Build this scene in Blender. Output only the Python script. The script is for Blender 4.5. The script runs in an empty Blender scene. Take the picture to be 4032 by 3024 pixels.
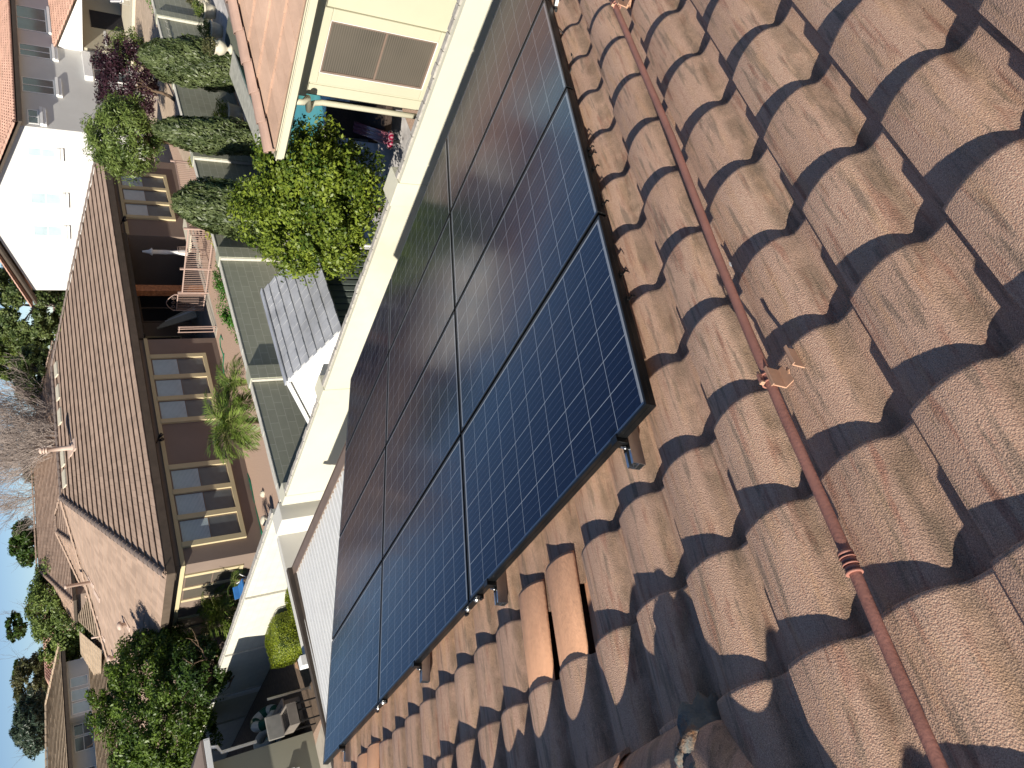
import bpy, bmesh, math, random
import numpy as np
from mathutils import Vector, Matrix
PI = math.pi
SC = bpy.context.scene
COL = SC.collection
random.seed(7)

# ------------------------------------------------------------------ camera, world, sun, exposure
CAM = Vector((0, 0, 5.9))
FPX = 2863.6
# rows: world x, y, z axes written in the (upright) camera's axes
W = Matrix(((0.79600, 0.36272, -0.48458), (-0.60228, 0.39476, -0.69385), (-0.06038, 0.84415, 0.53269)))
cd = bpy.data.cameras.new('camera'); cam = bpy.data.objects.new('camera', cd); COL.objects.link(cam); SC.camera = cam
right, upv, back = W.col[0], W.col[1], W.col[2]
cm = Matrix.Identity(4)                     # the phone was held sideways: the picture's x axis is the camera's "down"
for i in range(3):
    cm[i][0] = -upv[i]; cm[i][1] = right[i]; cm[i][2] = back[i]; cm[i][3] = CAM[i]
cam.matrix_world = cm
cd.sensor_width = 36; cd.lens = FPX/4032*36; cd.clip_start = 0.05; cd.clip_end = 3000

SUN_EL, SUN_AZ = math.radians(29.0), math.radians(12.0)     # light travels towards +x, a little towards +y
LDIR = Vector((math.cos(SUN_EL)*math.cos(SUN_AZ), math.cos(SUN_EL)*math.sin(SUN_AZ), -math.sin(SUN_EL)))
w = bpy.data.worlds.new('World'); SC.world = w; w.use_nodes = True
nt = w.node_tree; bg = nt.nodes['Background']
sky = nt.nodes.new('ShaderNodeTexSky'); sky.sky_type = 'NISHITA'; sky.sun_disc = False
sky.sun_elevation = SUN_EL; sky.sun_rotation = PI/2-(SUN_AZ+PI); sky.altitude = 0; sky.air_density = 0.6; sky.dust_density = 0.0; sky.ozone_density = 3.0
nt.links.new(sky.outputs[0], bg.inputs[0]); bg.inputs[1].default_value = 0.064
sl = bpy.data.lights.new('sun', 'SUN'); sl.energy = 5.0; sl.angle = math.radians(0.53); sl.color = (1.0, 0.93, 0.82)
so = bpy.data.objects.new('sun', sl); COL.objects.link(so); so.rotation_euler = LDIR.to_track_quat('-Z', 'Y').to_euler(); so.location = (-20, -5, 30)
SC.view_settings.view_transform = 'Standard'; SC.view_settings.look = 'None'; SC.view_settings.gamma = 1.0
SC.view_settings.exposure = 0.68
SC.cycles.max_bounces = 6; SC.cycles.transparent_max_bounces = 6; SC.cycles.diffuse_bounces = 3; SC.cycles.glossy_bounces = 3

# ------------------------------------------------------------------ survey helpers: a photo pixel met with a real plane
def ray(X, Y): return W @ (Vector((1512-Y, 2016-X, -FPX))/FPX)
def pl(X, Y, p, n):
    d = ray(X, Y); n = Vector(n); return CAM + d*(((Vector(p)-CAM).dot(n))/d.dot(n))
def Pz(X, Y, z=0.0): return pl(X, Y, (0, 0, z), (0, 0, 1))
def Py(X, Y, y): return pl(X, Y, (0, y, 0), (0, 1, 0))
def Px(X, Y, x): return pl(X, Y, (x, 0, 0), (1, 0, 0))

# ------------------------------------------------------------------ mesh + object helpers
class MB:
    def __init__(s): s.v = []; s.f = []; s.sm = []
    def poly(s, pts, smooth=False):
        n = len(s.v); s.v += [tuple(p) for p in pts]; s.f.append(tuple(range(n, n+len(pts)))); s.sm.append(smooth); return s
    def hexa(s, p):     # 8 points: bottom 4 (ccw), top 4
        n = len(s.v); s.v += [tuple(q) for q in p]
        for f in ((3,2,1,0),(4,5,6,7),(0,1,5,4),(1,2,6,5),(2,3,7,6),(3,0,4,7)): s.f.append(tuple(n+i for i in f)); s.sm.append(False)
        return s
    def box(s, x0, x1, y0, y1, z0, z1):
        return s.hexa([(x0,y0,z0),(x1,y0,z0),(x1,y1,z0),(x0,y1,z0),(x0,y0,z1),(x1,y0,z1),(x1,y1,z1),(x0,y1,z1)])
    def obox(s, o, a, b, c):    # corner o, edge vectors a,b,c (right-handed)
        o, a, b, c = map(Vector, (o, a, b, c))
        return s.hexa([o, o+a, o+a+b, o+b, o+c, o+a+c, o+a+b+c, o+b+c])
    def beam(s, p, q, wd, h, up=(0,0,1)):
        p, q = Vector(p), Vector(q); d = (q-p).normalized(); up = Vector((1, 0, 0)) if abs(d.dot(Vector(up))) > .98 else Vector(up); side = d.cross(up).normalized(); u = side.cross(d).normalized()
        return s.obox(p-side*wd/2-u*h/2, q-p, side*wd, u*h) if False else s.hexa([p-side*wd/2-u*h/2, q-side*wd/2-u*h/2, q+side*wd/2-u*h/2, p+side*wd/2-u*h/2, p-side*wd/2+u*h/2, q-side*wd/2+u*h/2, q+side*wd/2+u*h/2, p+side*wd/2+u*h/2])
    def prism(s, pts, off):
        n = len(s.v); k = len(pts); off = Vector(off)
        s.v += [tuple(p) for p in pts] + [tuple(Vector(p)+off) for p in pts]
        s.f.append(tuple(range(n+k-1, n-1, -1))); s.f.append(tuple(range(n+k, n+2*k))); s.sm += [False, False]
        for i in range(k):
            j = (i+1) % k; s.f.append((n+i, n+j, n+k+j, n+k+i)); s.sm.append(False)
        return s
    def tube(s, path, r, seg=8, cap=True, smooth=True):
        path = [Vector(p) for p in path]; n0 = len(s.v); rr = r if isinstance(r, (list, tuple)) else [r]*len(path)
        a = None
        for i, p in enumerate(path):
            d = (path[min(i+1, len(path)-1)]-path[max(i-1, 0)]).normalized()
            if a is None:
                a = d.orthogonal().normalized()
            else:
                a = (a-d*a.dot(d)).normalized()
            b = d.cross(a)
            for k in range(seg):
                t = 2*PI*k/seg; s.v.append(tuple(p+(a*math.cos(t)+b*math.sin(t))*rr[i]))
        for i in range(len(path)-1):
            for k in range(seg):
                k2 = (k+1) % seg; s.f.append((n0+i*seg+k, n0+i*seg+k2, n0+(i+1)*seg+k2, n0+(i+1)*seg+k)); s.sm.append(smooth)
        if cap:
            s.f.append(tuple(n0+seg-1-k for k in range(seg))); s.f.append(tuple(n0+(len(path)-1)*seg+k for k in range(seg))); s.sm += [False, False]
        return s
    def lathe(s, c, prof, seg=20):   # prof: (radius, z)
        c = Vector(c); n0 = len(s.v)
        for r, z in prof:
            for k in range(seg): t = 2*PI*k/seg; s.v.append((c.x+r*math.cos(t), c.y+r*math.sin(t), c.z+z))
        for i in range(len(prof)-1):
            for k in range(seg): k2 = (k+1) % seg; s.f.append((n0+i*seg+k, n0+i*seg+k2, n0+(i+1)*seg+k2, n0+(i+1)*seg+k)); s.sm.append(True)
        s.f.append(tuple(n0+seg-1-k for k in range(seg))); s.f.append(tuple(n0+(len(prof)-1)*seg+k for k in range(seg))); s.sm += [False, False]
        return s
    def build(s, name, mat, parent=None, bevel=0, local=False):
        me = bpy.data.meshes.new(name); me.from_pydata(s.v, [], s.f); me.update()
        if not me.materials: me.materials.append(mat)
        me.polygons.foreach_set('use_smooth', s.sm)
        if parent is not None and not local:
            me.transform(world_of(parent).inverted())
        o = bpy.data.objects.new(name, me); COL.objects.link(o)
        if parent is not None: o.parent = parent
        if bevel:
            m = o.modifiers.new('bevel', 'BEVEL'); m.width = bevel; m.segments = 2; m.limit_method = 'ANGLE'
        return o
def world_of(o):
    m = o.matrix_basis.copy()
    while o.parent: o = o.parent; m = o.matrix_basis @ m
    return m
def tag(o, label=None, cat=None, group=None, kind=None):
    if label: o['label'] = label
    if cat: o['category'] = cat
    if group: o['group'] = group
    if kind: o['kind'] = kind
    return o
def thing(name, label, cat, loc=(0,0,0), group=None, rotz=0):
    o = bpy.data.objects.new(name, None); COL.objects.link(o); o.location = loc; o.rotation_euler = (0,0,rotz); o.empty_display_size = .2
    return tag(o, label, cat, group)
def copy_tree(o, parent=None):
    c = o.copy(); COL.objects.link(c)
    if parent is not None: c.parent = parent
    for ch in o.children: copy_tree(ch, c)
    return c

# ------------------------------------------------------------------ materials
def nmat(name):
    m = bpy.data.materials.new(name); m.use_nodes = True; t = m.node_tree; return m, t, t.nodes['Principled BSDF']
def N(t, kind, **kw):
    n = t.nodes.new(kind)
    for k, v in kw.items(): setattr(n, k, v)
    return n
def noise(t, vec, scale, detail=3, rough=.6):
    n = N(t, 'ShaderNodeTexNoise'); n.inputs['Scale'].default_value = scale; n.inputs['Detail'].default_value = detail; n.inputs['Roughness'].default_value = rough
    if vec is not None: t.links.new(vec, n.inputs['Vector'])
    return n.outputs['Fac']
def mapped(t, scale=(1,1,1), coord='Object', loc=(0,0,0), rot=(0,0,0)):
    tc = N(t, 'ShaderNodeTexCoord'); mp = N(t, 'ShaderNodeMapping'); t.links.new(tc.outputs[coord], mp.inputs[0])
    mp.inputs['Scale'].default_value = scale; mp.inputs['Location'].default_value = loc; mp.inputs['Rotation'].default_value = rot; return mp.outputs[0]
def ramp(t, fac, stops):
    r = N(t, 'ShaderNodeValToRGB'); t.links.new(fac, r.inputs[0]); e = r.color_ramp.elements
    while len(e) < len(stops): e.new(0.5)
    for k, (p, c) in enumerate(stops):
        e[k].position = p; e[k].color = (c if len(c) == 4 else (*c, 1)) if not isinstance(c, (int, float)) else (c, c, c, 1)
    return r.outputs[0]
def mix(t, fac, a, b, mode='MIX'):
    m = N(t, 'ShaderNodeMixRGB', blend_type=mode)
    for i, x in ((0, fac), (1, a), (2, b)):
        if hasattr(x, 'links') or isinstance(x, bpy.types.NodeSocket): t.links.new(x, m.inputs[i])
        elif isinstance(x, (int, float)): m.inputs[i].default_value = x if i == 0 else (x, x, x, 1)
        else: m.inputs[i].default_value = (*x, 1)
    return m.outputs[0]
def bump(t, bs, h, strength, dist=.01):
    b = N(t, 'ShaderNodeBump'); b.inputs['Strength'].default_value = strength; b.inputs['Distance'].default_value = dist
    t.links.new(h, b.inputs['Height']); t.links.new(b.outputs[0], bs.inputs['Normal']); return b
def simple(name, c, rough=.7, var=.18, scale=3.0, metal=0.0, bs_=0.0, bscale=60, spec=.3, stain=None, stretch=(1,1,1)):
    m, t, b = nmat(name); v = mapped(t, stretch)
    f = noise(t, v, scale, 5); c = Vector(c)
    col = ramp(t, f, [(.3, tuple(c*(1-var))), (.7, tuple(c*(1+var)))])
    if stain is not None:
        f2 = noise(t, v, scale*.33, 6, .7); f3 = ramp(t, f2, [(.52, 0.0), (.68, 1.0)]); col = mix(t, f3, col, stain)
    t.links.new(col, b.inputs['Base Color']); b.inputs['Roughness'].default_value = rough; b.inputs['Metallic'].default_value = metal
    b.inputs['Specular IOR Level'].default_value = spec
    if bs_: bump(t, b, noise(t, v, bscale, 3), bs_)
    return m
def stucco(name, c, var=.06, stain=None, bs_=.25): return simple(name, c, .9, var, .8, bs_=bs_, bscale=90, spec=.15, stain=stain)
def brickmat(name, c, mort, axis, wd=.4064, h=.2032, ms=.006, off=.5, bs_=.4, tint=.12, rough=.88, zoff=0):
    m, t, b = nmat(name); tc = N(t, 'ShaderNodeTexCoord'); sp = N(t, 'ShaderNodeSeparateXYZ'); t.links.new(tc.outputs['Object'], sp.inputs[0])
    cb = N(t, 'ShaderNodeCombineXYZ'); t.links.new(sp.outputs[axis[0]], cb.inputs[0]); t.links.new(sp.outputs[axis[1]], cb.inputs[1])
    mp = N(t, 'ShaderNodeMapping'); mp.inputs['Location'].default_value = (0, zoff, 0); t.links.new(cb.outputs[0], mp.inputs[0])
    br = N(t, 'ShaderNodeTexBrick'); t.links.new(mp.outputs[0], br.inputs[0]); c = Vector(c)
    br.inputs['Color1'].default_value = (*(c*(1-tint)), 1); br.inputs['Color2'].default_value = (*(c*(1+tint)), 1); br.inputs['Mortar'].default_value = (*mort, 1)
    br.inputs['Scale'].default_value = 1; br.inputs['Mortar Size'].default_value = ms; br.inputs['Brick Width'].default_value = wd; br.inputs['Row Height'].default_value = h
    br.offset = off; br.inputs['Mortar Smooth'].default_value = .3; br.inputs['Bias'].default_value = 0
    f = noise(t, tc.outputs['Object'], 2.5, 5); col = mix(t, .25, br.outputs[0], ramp(t, f, [(.3, tuple(c*.7)), (.7, tuple(c*1.2))]))
    t.links.new(col, b.inputs['Base Color']); b.inputs['Roughness'].default_value = rough; b.inputs['Specular IOR Level'].default_value = .15
    inv = N(t, 'ShaderNodeMath', operation='MULTIPLY_ADD'); t.links.new(br.outputs['Fac'], inv.inputs[0]); inv.inputs[1].default_value = -1; 
    t.links.new(noise(t, tc.outputs['Object'], 70, 3), inv.inputs[2]); bump(t, b, inv.outputs[0], bs_, .006)
    return m
def leafmat(name, c, c2, trans=.25):
    m, t, b = nmat(name); at = N(t, 'ShaderNodeAttribute', attribute_name='tint')
    col = ramp(t, at.outputs['Fac'], [(0, c), (1, c2)]); t.links.new(col, b.inputs['Base Color'])
    b.inputs['Roughness'].default_value = .45; b.inputs['Specular IOR Level'].default_value = .35
    tr = N(t, 'ShaderNodeBsdfTranslucent'); t.links.new(mix(t, 1.0, col, (1.0, 1.0, .45), 'MULTIPLY'), tr.inputs[0]); mx = N(t, 'ShaderNodeMixShader'); mx.inputs[0].default_value = trans
    t.links.new(b.outputs[0], mx.inputs[1]); t.links.new(tr.outputs[0], mx.inputs[2]); t.links.new(mx.outputs[0], t.nodes['Material Output'].inputs[0])
    return m
def glassmat(name, c, rough=.06, stripe=None):
    m, t, b = nmat(name); v = mapped(t); col = ramp(t, noise(t, v, 1.3, 2), [(.3, tuple(Vector(c)*.7)), (.7, tuple(Vector(c)*1.3))])
    if stripe:
        wv = N(t, 'ShaderNodeTexWave', bands_direction=stripe[0]); wv.inputs['Scale'].default_value = stripe[1]; t.links.new(v, wv.inputs[0])
        col = mix(t, ramp(t, wv.outputs['Fac'], [(.3, 0.0), (.6, 1.0)]), col, stripe[2])
    t.links.new(col, b.inputs['Base Color']); b.inputs['Roughness'].default_value = rough; b.inputs['Specular IOR Level'].default_value = .9
    bump(t, b, noise(t, v, 1.1, 1), .08, .02); return m
M = {}
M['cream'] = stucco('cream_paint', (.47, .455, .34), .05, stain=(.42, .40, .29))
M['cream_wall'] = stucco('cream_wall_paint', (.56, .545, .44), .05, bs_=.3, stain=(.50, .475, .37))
M['grey_stucco'] = stucco('grey_white_stucco', (.60, .59, .54), .06, bs_=.8)
M['mortar'] = simple('mortar_cap', (.36, .34, .31), .95, .25, 14, bs_=.8, bscale=40)
M['greenwall'] = brickmat('green_grey_block', (.32, .325, .25), (.47, .46, .375), (0, 2), ms=.009, tint=.05, bs_=-.35)
M['greensmooth'] = stucco('green_grey_paint', (.12, .13, .10), .08)
M['creamblock'] = brickmat('cream_block', (.56, .55, .47), (.46, .45, .38), (1, 2), ms=.005, tint=.03, bs_=.5)
M['captrim'] = simple('pale_cap_mortar', (.5, .48, .42), .9, .12, 12, bs_=.5)
M['gravel'] = simple('pink_tan_gravel', (.40, .28, .21), .95, .3, 30, bs_=.9, bscale=45)
M['concrete'] = simple('concrete', (.42, .38, .32), .9, .12, 2.0, bs_=.3, bscale=50, stain=(.30, .27, .23))
M['flagstone'] = simple('blue_grey_stone_deck', (.46, .44, .43), .85, .3, 2.5, bs_=.6, bscale=9)
M['soil'] = simple('dark_soil', (.12, .085, .06), .95, .3, 6, bs_=.9, bscale=30)
M['brownstucco'] = stucco('mauve_brown_stucco', (.215, .165, .135), .07)
M['tan'] = stucco('tan_trim', (.52, .44, .27), .05)
M['fascia'] = simple('dark_brown_fascia', (.07, .055, .042), .7, .15, 5)
M['white'] = simple('white_paint', (.74, .74, .72), .6, .04, 3)
M['whitestucco'] = stucco('white_stucco', (.57, .565, .54), .04, bs_=.3)
M['gutterb'] = simple('brown_gutter', (.19, .14, .11), .5, .12, 4, bs_=.1)
M['black'] = simple('black_plastic', (.012, .012, .013), .45, .2, 8)
M['blackmetal'] = simple('black_anodised', (.014, .015, .016), .28, .25, 10, metal=.6, spec=.6)
M['alu'] = simple('mill_aluminium', (.62, .63, .64), .32, .08, 20, metal=1.0)
M['pinkpaint'] = simple('red_brown_pipe_paint', (.36, .165, .125), .55, .14, 14, bs_=.15, bscale=120)
M['bracket'] = simple('pink_tan_bracket_paint', (.50, .30, .20), .6, .15, 20)
M['bolt'] = simple('steel_bolt', (.55, .55, .53), .35, .1, 30, metal=1.0)
M['bark'] = simple('bark', (.14, .095, .06), .95, .3, 18, bs_=.9, bscale=35)
M['palebark'] = simple('pale_bark', (.36, .31, .26), .95, .2, 14, bs_=.6, bscale=30)
M['terracotta'] = simple('terracotta', (.86, .47, .275), .8, .10, 5, bs_=.25, bscale=40, spec=.2, stain=(.74, .38, .22), stretch=(1, 4, 4))
M['potstone'] = simple('pale_cast_stone', (.52, .48, .38), .85, .12, 9, bs_=.4, bscale=30)
M['iron'] = simple('pinkish_brown_iron', (.36, .26, .22), .55, .1, 9)
M['glass'] = glassmat('window_glass', (.06, .085, .10))
M['glassw'] = glassmat('window_glass_blind', (.33, .43, .47), .12, ('Z', 7.0, (.46, .55, .58)))
M['screen'] = glassmat('dark_window_screen', (.085, .10, .11), .35)
M['blind'] = glassmat('grey_screen_over_blinds', (.085, .072, .058), .35, ('Z', 9.0, (.12, .108, .088)))
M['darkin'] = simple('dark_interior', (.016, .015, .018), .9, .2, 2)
M['copper'] = simple('rusty_copper_post', (.38, .15, .06), .7, .45, 9, bs_=.3)

def tilemat(name, c, axis=None, jw=.33, grime=.3, bsz=50):
    m, t, b = nmat(name); c = Vector(c); v = mapped(t); at = N(t, 'ShaderNodeAttribute', attribute_name='tint')
    col = ramp(t, at.outputs['Fac'], [(0, tuple(c*.82)), (1, tuple(c*1.14))])
    col = mix(t, grime, col, ramp(t, noise(t, v, 1.2, 6, .7), [(.35, tuple(c*.6)), (.65, tuple(c*1.25))]))
    t.links.new(col, b.inputs['Base Color']); b.inputs['Roughness'].default_value = .92; b.inputs['Specular IOR Level'].default_value = .15
    bump(t, b, noise(t, v, bsz, 3), .3, .01); return m
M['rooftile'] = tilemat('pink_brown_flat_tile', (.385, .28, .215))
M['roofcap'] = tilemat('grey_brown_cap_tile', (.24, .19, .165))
M['rosetile'] = tilemat('rose_clay_tile', (.48, .295, .225))
M['tanroof'] = tilemat('tan_roof_tile', (.40, .31, .22))

def s_tile_material():
    m, t, b = nmat('weathered_s_tile'); tc = N(t, 'ShaderNodeTexCoord'); o = tc.outputs['Object']
    at = N(t, 'ShaderNodeAttribute', attribute_name='tint'); ofs = N(t, 'ShaderNodeCombineXYZ')
    k = N(t, 'ShaderNodeMath', operation='MULTIPLY'); t.links.new(at.outputs['Fac'], k.inputs[0]); k.inputs[1].default_value = 37.0
    t.links.new(k.outputs[0], ofs.inputs[0]); t.links.new(k.outputs[0], ofs.inputs[1])
    ad = N(t, 'ShaderNodeVectorMath', operation='ADD'); t.links.new(o, ad.inputs[0]); t.links.new(ofs.outputs[0], ad.inputs[1])
    def mp(sc):
        q = N(t, 'ShaderNodeMapping'); q.inputs['Scale'].default_value = sc; t.links.new(ad.outputs[0], q.inputs[0]); return q.outputs[0]
    base = ramp(t, noise(t, mp((3, 9, 3)), 1.0, 4), [(.25, (.46, .29, .20)), (.5, (.59, .375, .265)), (.75, (.69, .455, .325))])
    base = mix(t, .5, base, ramp(t, at.outputs['Fac'], [(0, (.44, .295, .22)), (.5, (.55, .37, .265)), (1, (.64, .45, .32))]))
    # patches of dark weathering and reddish bands running down the barrels
    dk = ramp(t, noise(t, mp((4.5, 42, 8)), 1.0, 3, .6), [(.545, 0.0), (.66, 1.0)])
    base = mix(t, mix(t, 1.0, dk, .58, 'MULTIPLY'), base, (.17, .135, .10))
    rd = ramp(t, noise(t, mp((3.4, 30, 5)), 1.3, 3, .6), [(.56, 0.0), (.68, 1.0)])
    base = mix(t, mix(t, 1.0, rd, .5, 'MULTIPLY'), base, (.34, .13, .085))
    ol = ramp(t, noise(t, mp((2, 14, 4)), 1.9, 3, .6), [(.50, 0.0), (.7, 1.0)])
    base = mix(t, mix(t, 1.0, ol, .38, 'MULTIPLY'), base, (.60, .37, .20))
    # dirt lying along the crease of each tile
    spx = N(t, 'ShaderNodeSeparateXYZ'); t.links.new(o, spx.inputs[0]); cr_ = N(t, 'ShaderNodeMath', operation='ADD'); t.links.new(spx.outputs[1], cr_.inputs[0]); cr_.inputs[1].default_value = .29*40+.061
    wob = N(t, 'ShaderNodeMath', operation='MULTIPLY_ADD'); t.links.new(noise(t, mp((7, 7, 7)), 1.0, 3), wob.inputs[0]); wob.inputs[1].default_value = .014; t.links.new(cr_.outputs[0], wob.inputs[2])
    pg = N(t, 'ShaderNodeMath', operation='PINGPONG'); t.links.new(wob.outputs[0], pg.inputs[0]); pg.inputs[1].default_value = .145
    cm = ramp(t, pg.outputs[0], [(.0, 1.0), (.016, .8), (.030, 0.0)]); cm = mix(t, 1.0, cm, ramp(t, noise(t, mp((9, 9, 9)), 1.0, 3), [(.35, .15), (.6, 1.0)]), 'MULTIPLY')
    base = mix(t, mix(t, 1.0, cm, .62, 'MULTIPLY'), base, (.17, .125, .08))
    # sand grains
    g = noise(t, o, 420, 2, .7); base = mix(t, .8, base, ramp(t, g, [(.30, .12), (.45, .44), (.58, .56), (.72, .93)]), 'OVERLAY')
    g2 = N(t, 'ShaderNodeTexVoronoi'); g2.inputs['Scale'].default_value = 240; t.links.new(o, g2.inputs['Vector'])
    t.links.new(base, b.inputs['Base Color']); b.inputs['Roughness'].default_value = .85; b.inputs['Specular IOR Level'].default_value = .25
    h = N(t, 'ShaderNodeMath', operation='ADD'); t.links.new(g, h.inputs[0]); t.links.new(g2.outputs['Distance'], h.inputs[1])
    bump(t, b, h.outputs[0], .55, .0022); return m
M['stile'] = s_tile_material()

# ------------------------------------------------------------------ setting: terrain, paving, pool
def sheet(name, pts, z, mat): 
    mb = MB(); mb.poly([(p[0], p[1], z) for p in pts]); return tag(mb.build(name, mat), kind='structure')
g = MB(); ys = [-400, 0, 14.9, 16.6, 40, 70, 900]; zs = [0, 0, 0, -.3, -.3, -.3, -.3]; xs = [-600, 7.55, 7.7, 900]
def gz(x, y):
    if x < 7.6: return 0.0
    for i in range(len(ys)-1):
        if y <= ys[i+1]: return zs[i]+(zs[i+1]-zs[i])*(y-ys[i])/(ys[i+1]-ys[i])
    return -.3
for i in range(len(xs)-1):
    for j in range(len(ys)-1):
        g.poly([(xs[a], ys[b_], gz(xs[a], ys[b_])) for a, b_ in ((i, j), (i+1, j), (i+1, j+1), (i, j+1))])
tag(g.build('ground', M['gravel']), kind='structure')
sheet('patio_paving', [(-8, 6), (5.2, 6), (5.2, 16), (4.7, 21), (3.9, 24), (-8, 24)], .006, M['concrete'])
sheet('planting_bed', [(5.0, 16.4), (7.6, 16.4), (7.6, 50), (4.6, 50), (4.3, 24)], .005, M['soil'])
sheet('gravel_patch', [Pz(*p)[:2] for p in ((1150, 2520), (1180, 2560), (1196, 2625), (1185, 2640), (1165, 2630), (1155, 2580))], .010, simple('orange_river_gravel', (.36, .22, .13), .95, .4, 40, bs_=1, bscale=50))
sheet('pool_deck', [(9.0, 7.3), (10.9, 7.3), (11.6, 7.25), (34, 7.2), (34, 15.4), (9.0, 14.6)], .006, M['flagstone'])
sheet('side_yard_concrete', [(10.75, 6.4), (34, 6.4), (34, 7.25), (11.6, 7.25)], .008, M['concrete'])

# ================================================================== OUR HOUSE: roof frame (s down the slope, m along the courses, n out of the roof)
P0 = Vector((.952, 1.531, 4.2484)); SV = Vector((.95086, 0, -.30962)); MV = Vector((0, 1, 0)); NV = Vector((.30962, 0, .95086))
RF = Matrix(((SV.x, MV.x, NV.x, P0.x), (SV.y, MV.y, NV.y, P0.y), (SV.z, MV.z, NV.z, P0.z), (0, 0, 0, 1)))
def R(s, m, n): return P0+SV*s+MV*m+NV*n
def RP(X, Y, n): q = pl(X, Y, P0+NV*n, NV)-P0; return q.dot(SV), q.dot(MV)
def roofthing(name, label, cat, s, m, n, group=None):
    o = bpy.data.objects.new(name, None); COL.objects.link(o); o.matrix_basis = Matrix.Translation(R(s, m, n)) @ RF.to_3x3().to_4x4(); o.empty_display_size = .1
    return tag(o, label, cat, group)
BASE = -.160; EXP = .355; PITCH = .290; TH = .027
PROF = [(0, .009), (.02, .0055), (.045, .0015), (.065, 0), (.080, .0015), (.089, .006), (.096, .015), (.103, .026), (.111, .035), (.122, .0435), (.138, .051), (.158, .0565), (.180, .059), (.203, .059), (.226, .0562), (.248, .051), (.268, .0455), (.283, .040), (.290, .0375)]
def hprof(wv):
    wv = max(0, min(.29, wv))
    for (a, ha), (b, hb) in zip(PROF, PROF[1:]):
        if wv <= b: return ha+(hb-ha)*(wv-a)/(b-a)
    return PROF[-1][1]
house = thing('our_house', 'house under the camera with a weathered brown S tile roof carrying the panels', 'house', (2, 2, 0))
rng = random.Random(3)
tv, tf, tt = [], [], []
removed = {(0, 4), (0, 5), (0, 14), (0, 15)}
for k in range(-6, 12):
    for j in range(-12, 19):
        s1 = .17+EXP*(k-1); mj = -.155+PITCH*j
        if (k, j) in removed: continue
        if k <= -2 and mj > .45: continue          # cut back to the ridge
        if mj > 5.35: continue
        ds = rng.uniform(-.003, .003); dm = rng.uniform(-.0015, .0015); dn = rng.uniform(-.001, .0018); rot = rng.uniform(-.006, .006); ti = rng.random()
        n0 = len(tv); SS = [-.075, .0, .12, .24, .34, .352, EXP]; L_ = EXP
        cols = len(PROF)
        for si, sl_ in enumerate(SS):
            for wi, (wv, h) in enumerate(PROF):
                t_ = TH*(sl_/L_); rd = -.0035 if si == len(SS)-1 else (-.0010 if si == len(SS)-2 else 0)
                tv.append((s1-L_+sl_+ds, mj-PITCH+wv+dm+rot*(sl_-.2), BASE+h+t_+dn+rd+wv*rot))
        for si in range(len(SS)-1):
            for wi in range(cols-1):
                a = n0+si*cols+wi; tf.append((a, a+cols, a+cols+1, a+1)); tt.append(ti)
        last = n0+(len(SS)-1)*cols
        b0 = len(tv)
        for wi, (wv, h) in enumerate(PROF):       # butt face
            x, y, z_ = tv[last+wi]; tv.append((x-.002, y, z_-TH*.95+.003))
        for wi in range(cols-1): tf.append((last+wi, b0+wi, b0+wi+1, last+wi+1)); tt.append(ti)
        for side in (0, cols-1):                  # side edges
            c0 = len(tv)
            for si, sl_ in enumerate(SS):
                x, y, z_ = tv[n0+si*cols+side]; tv.append((x, y, z_-.030 if side else z_-.012))
            for si in range(len(SS)-1):
                a, b_ = n0+si*cols+side, n0+(si+1)*cols+side
                tf.append((a, b_, c0+si+1, c0+si) if side == 0 else (b_, a, c0+si, c0+si+1)); tt.append(ti)
me = bpy.data.meshes.new('tile_roof'); me.from_pydata(tv, [], tf); me.update(); me.materials.append(M['stile'])
me.polygons.foreach_set('use_smooth', [True]*len(tf))
at = me.attributes.new('tint', 'FLOAT', 'FACE'); at.data.foreach_set('value', tt)
try: me.set_sharp_from_angle(angle=math.radians(40))
except Exception: pass
roof = bpy.data.objects.new('tile_roof', me); COL.objects.link(roof); roof.parent = house; roof.matrix_basis = Matrix.Translation(-Vector((2, 2, 0))) @ RF
mb = MB()
def rq(s0, s1, m0, m1, n): return [R(s0, m0, n), R(s1, m0, n), R(s1, m1, n), R(s0, m1, n)]
mb.prism(rq(-.9, 4.15, -3.4, 5.25, BASE-.045), -NV*.02).prism(rq(-2.2, -.9, -3.4, .30, BASE-.045), -NV*.02)
mb.build('roof_underlay', simple('brown_felt', (.085, .05, .032), .95, .2, 6), house)
mb = MB()
e = R(4.05, 0, BASE-.07); mb.box(e.x-.6, e.x-.56, -1.8, 6.75, 0, e.z-.05); mb.box(-3, e.x-.6, 6.7, 6.74, 0, 3.0)
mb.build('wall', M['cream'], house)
mb = MB(); mb.box(e.x+.02, e.x+.06, -1.8, 6.8, e.z-.16, e.z+.03); mb.build('fascia', M['fascia'], house)

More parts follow.
